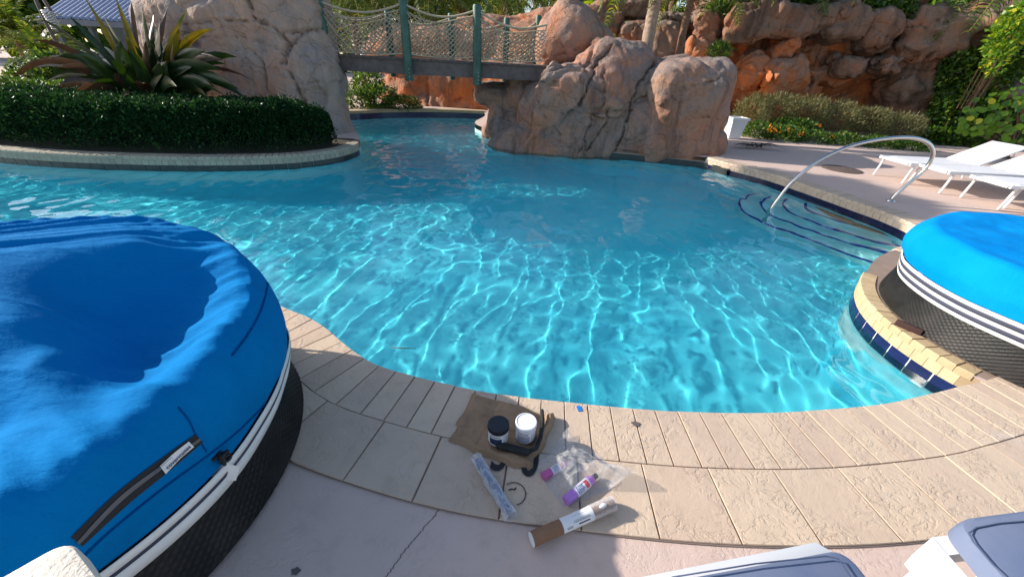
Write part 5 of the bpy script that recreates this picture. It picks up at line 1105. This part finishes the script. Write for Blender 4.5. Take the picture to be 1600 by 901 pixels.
for row in range(2):
    u_ = .47
    while u_ < .67: w_ = rs_.uniform(.008, .02); m.add([on_tube(u_, 1.0 - row * .14), on_tube(u_ + w_, 1.0 - row * .14), on_tube(u_ + w_, 1.07 - row * .14), on_tube(u_, 1.07 - row * .14)], [(0, 1, 2, 3)]); u_ += w_ + .006
m.add([on_tube(.52, .42), on_tube(.66, .42), on_tube(.66, .62), on_tube(.52, .62)], [(0, 1, 2, 3)])
for k in range(3): m.add([on_tube(.38, .35 + k * .12), on_tube(.45, .35 + k * .12), on_tube(.45, .40 + k * .12), on_tube(.38, .40 + k * .12)], [(0, 1, 2, 3)])
obj('barcode_print', m.mesh('barcode_print', False), m_plain('label_print', rgb((70, 52, 62)), .6, .05), lab2)
wl = crinkled(on_tube(.80, 1.4, .027), on_tube(.90, 1.4, .027), .008, .25, 5, 20, 16, lambda u_: max(.1, math.sin(PI * min(1, max(0, u_)))**.5)); obj('tape_scrap', wl, MAT['white'], ct)
# ---- clear bag with two pink bottles
cb = thing('plastic_bag', 'clear plastic bag holding two pink and purple bottles', 'plastic bag', P(900, 730, 0))
A2, B2, C2, D2 = P(833, 730, 0), P(884, 676, 0), P(992, 752, 0), P(880, 792, 0)
us = np.linspace(0, 1, 60); U_, V_ = np.meshgrid(us, us); qa, qb, qc, qd = [np.array(v) for v in (A2, B2, C2, D2)]
XY = qa * ((1 - U_) * (1 - V_))[..., None] + qb * ((1 - U_) * V_)[..., None] + qc * (U_ * V_)[..., None] + qd * (U_ * (1 - V_))[..., None]
s = np.stack([U_ * 3, V_ * 3, 0 * U_], -1); edge = np.minimum(np.minimum(U_, 1 - U_), np.minimum(V_, 1 - V_))
zz = .072 * smst(0, .35, edge) + .02 * (.3 - np.abs(vn(s * 1.4 + 2))) + .012 * (.3 - np.abs(vn(s * 3.2 + 7))) + .07 * smst(.35, .0, np.hypot(U_ - .95, V_ - .9)) + .045 * smst(.3, 0, np.hypot(U_, V_ - 1.0))
obj('film', gridmesh('film', XY[..., 0], XY[..., 1], np.maximum(zz, .004)), MATfilm.m, cb)
def bottle(pa, pb2, r_, cols, label, seed):
    a, b = P(*pa, r_ + .002), P(*pb2, r_ + .002); d = (b - a).normalized(); L_ = (b - a).length; t = thing('bottle', label, 'bottle', a, 'bottles inside the clear plastic bag'); s2 = d.cross(Vector((0, 0, 1))).normalized()
    def tb(u0, u1, r0, r1, n=24): return MB().tube([a + d * L_ * (u0 + (u1 - u0) * k / 4) for k in range(5)], [r0 + (r1 - r0) * k / 4 for k in range(5)], n)
    obj('body', tb(0, .8, r_, r_).mesh('body'), m_plain('bottle_plastic', rgb(cols[0]), .3, .05, 5, 0), t)
    obj('shoulder', tb(.8, .88, r_, r_ * .55).mesh('shoulder'), m_plain('bottle_shoulder', rgb(cols[1]), .3, .05, 5, 0), t)
    obj('cap', tb(.88, 1.0, r_ * .55, r_ * .5).mesh('cap'), m_plain('bottle_cap', rgb(cols[2]), .3, .05, 5, 0), t)
    lb = obj('label', tb(.28, .70, r_ * 1.015, r_ * 1.015).mesh('label'), m_plain('bottle_label', (.7, .7, .78), .4, .05, 20, 0), t); m = MB(); rs_ = random.Random(seed)
    def on(u_, t_): return a + d * (L_ * u_) + (Vector((0, 0, 1)) * math.sin(t_) + s2 * math.cos(t_)) * r_ * 1.03
    for row in range(5):
        u_ = .32
        while u_ < .5: w_ = rs_.uniform(.02, .05); m.add([on(u_, .5 + row * .3), on(u_ + w_, .5 + row * .3), on(u_ + w_, .66 + row * .3), on(u_, .66 + row * .3)], [(0, 1, 2, 3)]); u_ += w_ + .012
    obj('small_print', m.mesh('small_print', False), m_plain('blue_print', rgb((60, 70, 130)), .5, .05), lb)
    m = MB(); m.add([on(.56, .4 + .2 * k) for k in range(9)] + [on(.66, .4 + .2 * k) for k in range(9)], [(k, k + 1, k + 10, k + 9) for k in range(8)]); obj('red_band', m.mesh('red_band', True), m_plain('red_print', rgb((214, 84, 90)), .5, .05), lb)
bottle((884, 782), (932, 742), .021, ((176, 120, 200), (222, 120, 186), (40, 34, 40)), 'purple and pink bottle with a printed label in the near half of the clear bag', 3)
bottle((848, 744), (893, 718), .017, ((190, 90, 150), (120, 70, 120), (60, 34, 60)), 'darker pink bottle in the far half of the clear bag by the jars', 4)
# ---- depth marking painted on the slab
ink = m_plain('black_marking_paint', (.014, .014, .015), .7, .3, 60, .2, 200)
o0, o1 = P(772, 734, 0), P(828, 744, 0); ax = (o1 - o0).normalized(); ay = Vector((-ax.y, ax.x, 0)); dm = thing('depth_marking', 'black painted 3-0 depth marking half hidden by the paper bag', 'pavement marking', (o0 + o1) / 2)
me = text_mesh('3-0', .13); xs_ = [v.co.x for v in me.vertices]; ys_ = [v.co.y for v in me.vertices]; sc_ = (P(838, 744, 0) - P(765, 732, 0)).length / (max(xs_) - min(xs_)); mid = (P(765, 735, 0) + P(838, 748, 0)) / 2
for v in me.vertices: v.co = mid + ax * ((v.co.x - (max(xs_) + min(xs_)) / 2) * sc_) + ay * ((v.co.y - min(ys_)) * sc_ * 1.45) + Vector((0, 0, .0075))
obj('lettering', me, ink, dm)
nd = thing('no_diving_marking', 'thin black no diving circle painted below the depth marking', 'pavement marking', P(803, 772, 0)); cc = P(803, 772, 0); m = MB(); v = []
for k in range(40): t = math.radians(-75 + 205 * k / 39) ; v += [(cc.x + rr_3 * math.cos(t), cc.y + rr_3 * math.sin(t), .0078) for rr_3 in (.046, .050)]
m.add(v, [(2 * k, 2 * k + 1, 2 * k + 3, 2 * k + 2) for k in range(39)])
pg = [(-.024, .016), (-.012, .022), (.0, .020), (.006, .028), (.010, .026), (.004, .014), (-.008, .016), (-.022, .011)]; m.add([(cc.x + x, cc.y + y, .0078) for x, y in pg], [tuple(range(len(pg)))[::-1]])
obj('ring_and_diver', m.mesh('ring_and_diver', False), ink, nd)
# ---- small things
c_ = P(905, 638, .006); tp = obj('blue_tape', MB().box((0, 0, 0), (.011, .017, .0008)).mesh('blue_tape'), m_plain('blue_painters_tape', rgb((24, 120, 210)), .5, .05), None, Matrix.Translation(c_ + Vector((0, 0, .002))) @ Matrix.Rotation(.15, 4, 'Z')); tag(tp, 'little piece of blue tape stuck on the coping edge', 'tape')
tw = obj('twig', MB().tube([PRW(612, 544, -.2) + Vector((0, 0, .01)), PRW(630, 546, -.2) + Vector((0, 0, .012)), PRW(650, 546, -.2) + Vector((0, 0, .01))], [.003, .004, .002], 6).mesh('twig', True), MAT['darkbark']); tag(tw, 'thin brown twig floating on the water near the deck', 'twig')
for (px, py, r_, nm) in ((993, 663, .016, 'small grey stain on the sunlit coping'), (461, 890, .012, 'dark round spot on the shaded concrete')):
    cc = P(px, py, 0); v = [(cc.x + r_ * (1.3 + .3 * math.sin(3 * t)) * math.cos(t), cc.y + r_ * math.sin(t) * (1 + .2 * math.sin(5 * t)), .0076 if py < 800 else -.0075) for t in np.linspace(0, 2 * PI, 20, endpoint=False)]
    o = obj('stain', mesh('stain', v, [tuple(range(20))], False), m_plain('grey_stain', rgb((96, 86, 84)), .9), None); tag(o, nm, 'stain')
# crack in the concrete
pts = smoothline([(690, 792), (668, 818), (640, 850), (618, 880), (598, 905)], 3); rs = np.random.RandomState(2); pts = pts + rs.normal(size=pts.shape) * 1.1; v = []
for x, y in pts: q = P(x, y, -.0085); v += [q + Vector((-.0015, 0, 0)), q + Vector((.0015, 0, 0))]
o = obj('concrete_crack', mesh('concrete_crack', v, [(2 * i, 2 * i + 1, 2 * i + 3, 2 * i + 2) for i in range(len(pts) - 1)], False), m_plain('crack_dirt', rgb((84, 66, 60)), .95), deck); o['kind'] = 'stuff'
# ---- foreground furniture
mesh_blue = Mat('blue_grey_sling', rgb((96, 108, 136)), .75); mesh_blue.set('Base Color', mesh_blue.mix(mesh_blue.ramp(mesh_blue.noise(5, 4), [(.3, 0), (.7, 1)]), rgb((88, 102, 132)), rgb((112, 120, 142)))); mesh_blue.bump(mesh_blue.noise(500, 2), .4, .001)
def slab(corners, z0, z1, rad, name, mat, parent, seg=8, bev=.012):
    """rounded-corner panel from its outline corners (world xy)"""
    n = len(corners); v2 = []
    for i in range(n):
        p, a, b = Vector(corners[i]), Vector(corners[i - 1]), Vector(corners[(i + 1) % n]); r_ = rad[i] if hasattr(rad, '__len__') else rad
        u1, u2 = (a - p).normalized(), (b - p).normalized()
        if r_ < 1e-4: v2.append(p); continue
        for k in range(seg + 1): t = k / seg; v2.append(p + u1 * r_ * (1 - t)**2 + u2 * r_ * t * t)
    c = sum(v2, Vector((0, 0))) / len(v2); m = len(v2); rows = []
    for ins, z in ((0, z0), (0, z1 - bev), (bev * .35, z1 - bev * .3), (bev * 1.2, z1), ): rows.append([(q + (c - q).normalized() * ins, z) for q in v2])
    v = [(q.x, q.y, z) for rw in rows for q, z in rw]; f = [(i * m + k, i * m + (k + 1) % m, (i + 1) * m + (k + 1) % m, (i + 1) * m + k) for i in range(3) for k in range(m)]
    f += [tuple(3 * m + k for k in range(m)), tuple(range(m))[::-1]]
    a2 = sum(v2[i].x * v2[(i + 1) % m].y - v2[(i + 1) % m].x * v2[i].y for i in range(m))
    if a2 < 0: f = [q[::-1] for q in f]
    return obj(name, mesh(name, v, f, math.radians(35)), mat, parent)
def P2(px, py, z): q = P(px, py, z); return Vector((q.x, q.y))
GN = 'near sun loungers cut by the bottom of the picture'
n1 = thing('sun_lounger', 'near sun lounger with blue grey sling and white frame, cut by the bottom edge', 'sun lounger', (*P2(1180, 890, .33), 0), GN)
zf = .36
a1, a2 = P2(960, 909, zf), P2(1276, 846, zf); dv = (a2 - a1).normalized(); nv = Vector((dv.y, -dv.x))
slab([a1 - dv * .3, a2 + dv * .0, a2 + nv * .035 + dv * .03, a1 + nv * .045 - dv * .3], zf - .045, zf, 0.0, 'side_rail', MAT['white'], n1, bev=.004)
b1, b2, b3 = P2(1045, 908, zf + .012), P2(1320, 856, zf + .012), P2(1356, 903, zf + .012); slab([b1 - dv * .1, b2, b3 + (b3 - b2) * 1.2, b1 + (b3 - b2) * 2.2 - dv * .1], zf - .01, zf + .018, [0, .06, .0, 0], 'sling', mesh_blue.m, n1, bev=.014)
obj('leg', MB().box((0, 0, 0), (.022, .022, zf / 2 - .024), None, .004).mesh('leg'), MAT['white'], n1, Matrix.Translation((*(a2 - dv * .25 + nv * .03), zf / 2 - .024)))
for q in (a2 - dv * .05 + nv * .42, a1 + nv * .02 - dv * .2, a1 + nv * .42 - dv * .2): obj('leg', MB().box((0, 0, 0), (.022, .022, zf / 2 - .024), None, .004).mesh('leg'), MAT['white'], n1, Matrix.Translation((q.x, q.y, zf / 2 - .024)))
slab([a1 - dv * .3 + nv * .40, a2 + nv * .40 + dv * .06, a2 + nv * .44 + dv * .06, a1 + nv * .44 - dv * .3], zf - .045, zf, 0.0, 'side_rail', MAT['white'], n1, bev=.004)
n2 = thing('sun_lounger', 'near sun lounger with thick blue grey cushion and white frame in the lower right corner', 'sun lounger', (*P2(1560, 890, .33), 0), GN)
w0, w1 = P2(1457, 838, zf), P2(1400, 910, zf); 
f1 = P2(1457, 838, zf); f2 = P2(1400, 910, zf); f3 = P2(1530, 925, zf)
e1 = (P2(1520, 910, zf) - f1).normalized(); e2 = (P2(1600, 822, zf) - f1).normalized(); dn = (f2 - f1).normalized()
slab([f1, f1 + e1 * .5, f1 + e1 * .5 + dn * .055, f1 + dn * .055], zf - .11, zf, 0.0, 'end_rail', MAT['white'], n2, bev=.003)
slab([f1 + e2 * .0 + e1 * .0, f1 + e2 * .6, f1 + e2 * .6 + e1 * .045, f1 + e1 * .05], zf - .06, zf - .002, 0.0, 'side_rail', MAT['white'], n2, bev=.003)
slab([f1 + e1 * .10 + e2 * .05, f1 + e1 * .5 + e2 * .05, f1 + e1 * .5 + e2 * .065, f1 + e1 * .10 + e2 * .065], zf - .05, zf - .015, 0.0, 'inner_bar', MAT['white'], n2, bev=.002)
for q in (f1 + e1 * .46 + e2 * .03, f1 + e2 * .5 + e1 * .42): obj('leg', MB().box((0, 0, 0), (.024, .024, .12), None, .004).mesh('leg'), MAT['white'], n2, Matrix.Translation((q.x, q.y, .12)))
g1, g2, g3 = P2(1488, 812, .43), P2(1640, 792, .43), P2(1580, 925, .43); slab([g1, g2 + (g2 - g1) * .5, g2 + (g2 - g1) * .5 + (g3 - g1) * 1.5, g1 + (g3 - g1) * 1.6], .375, .44, [.05, .02, 0, 0], 'cushion', mesh_blue.m, n2, bev=.03)
pipe = m_plain('sling_piping', rgb((70, 80, 106)), .8, .1, 30, .2)
ga, gb, gc_ = P(1512, 826, .441), P(1700, 806, .441), P(1640, 960, .441)
obj('piping', MB().tube([gb, P(1560, 817, .4415), P(1525, 824, .4415), P(1514, 832, .4415), P(1520, 845, .4415), P(1550, 880, .4415), gc_], .0022, 6).mesh('piping', True), pipe, n2)
obj('piping', MB().tube([P(1050, 901, zf + .031), P(1180, 880, zf + .031), P(1290, 868, zf + .031), P(1310, 872, zf + .031), P(1332, 905, zf + .031)], .002, 6).mesh('piping', True), pipe, n1)
for q in (f1 + e1 * .05 + e2 * .03, f1 + e2 * .5 + e1 * .05): obj('leg', MB().box((0, 0, 0), (.024, .024, .12), None, .004).mesh('leg'), MAT['white'], n2, Matrix.Translation((q.x, q.y, .12)))
zt = .74
st2 = m_plain('cream_woven_arm', rgb((226, 214, 196)), .8, .06, 20, 1.0, 90, bdist=.004)
h1, h2, h3 = P2(-60, 935, zt), P2(108, 838, zt), P2(168, 925, zt); am = thing('chair', 'corner of a cream textured chair arm at the bottom left edge', 'chair', (*P2(60, 900, zt), 0))
slab([h1, h2, h3, h3 + (h1 - h2)], zt - .05, zt, [0, .035, 0, 0], 'arm_top', st2, am, bev=.010)
hc2 = (h1 + h3) / 2; obj('arm_post', MB().box((hc2.x, hc2.y, zt / 2 - .026), (.03, .03, zt / 2 - .026), None, .004).mesh('arm_post'), MAT['white'], am)
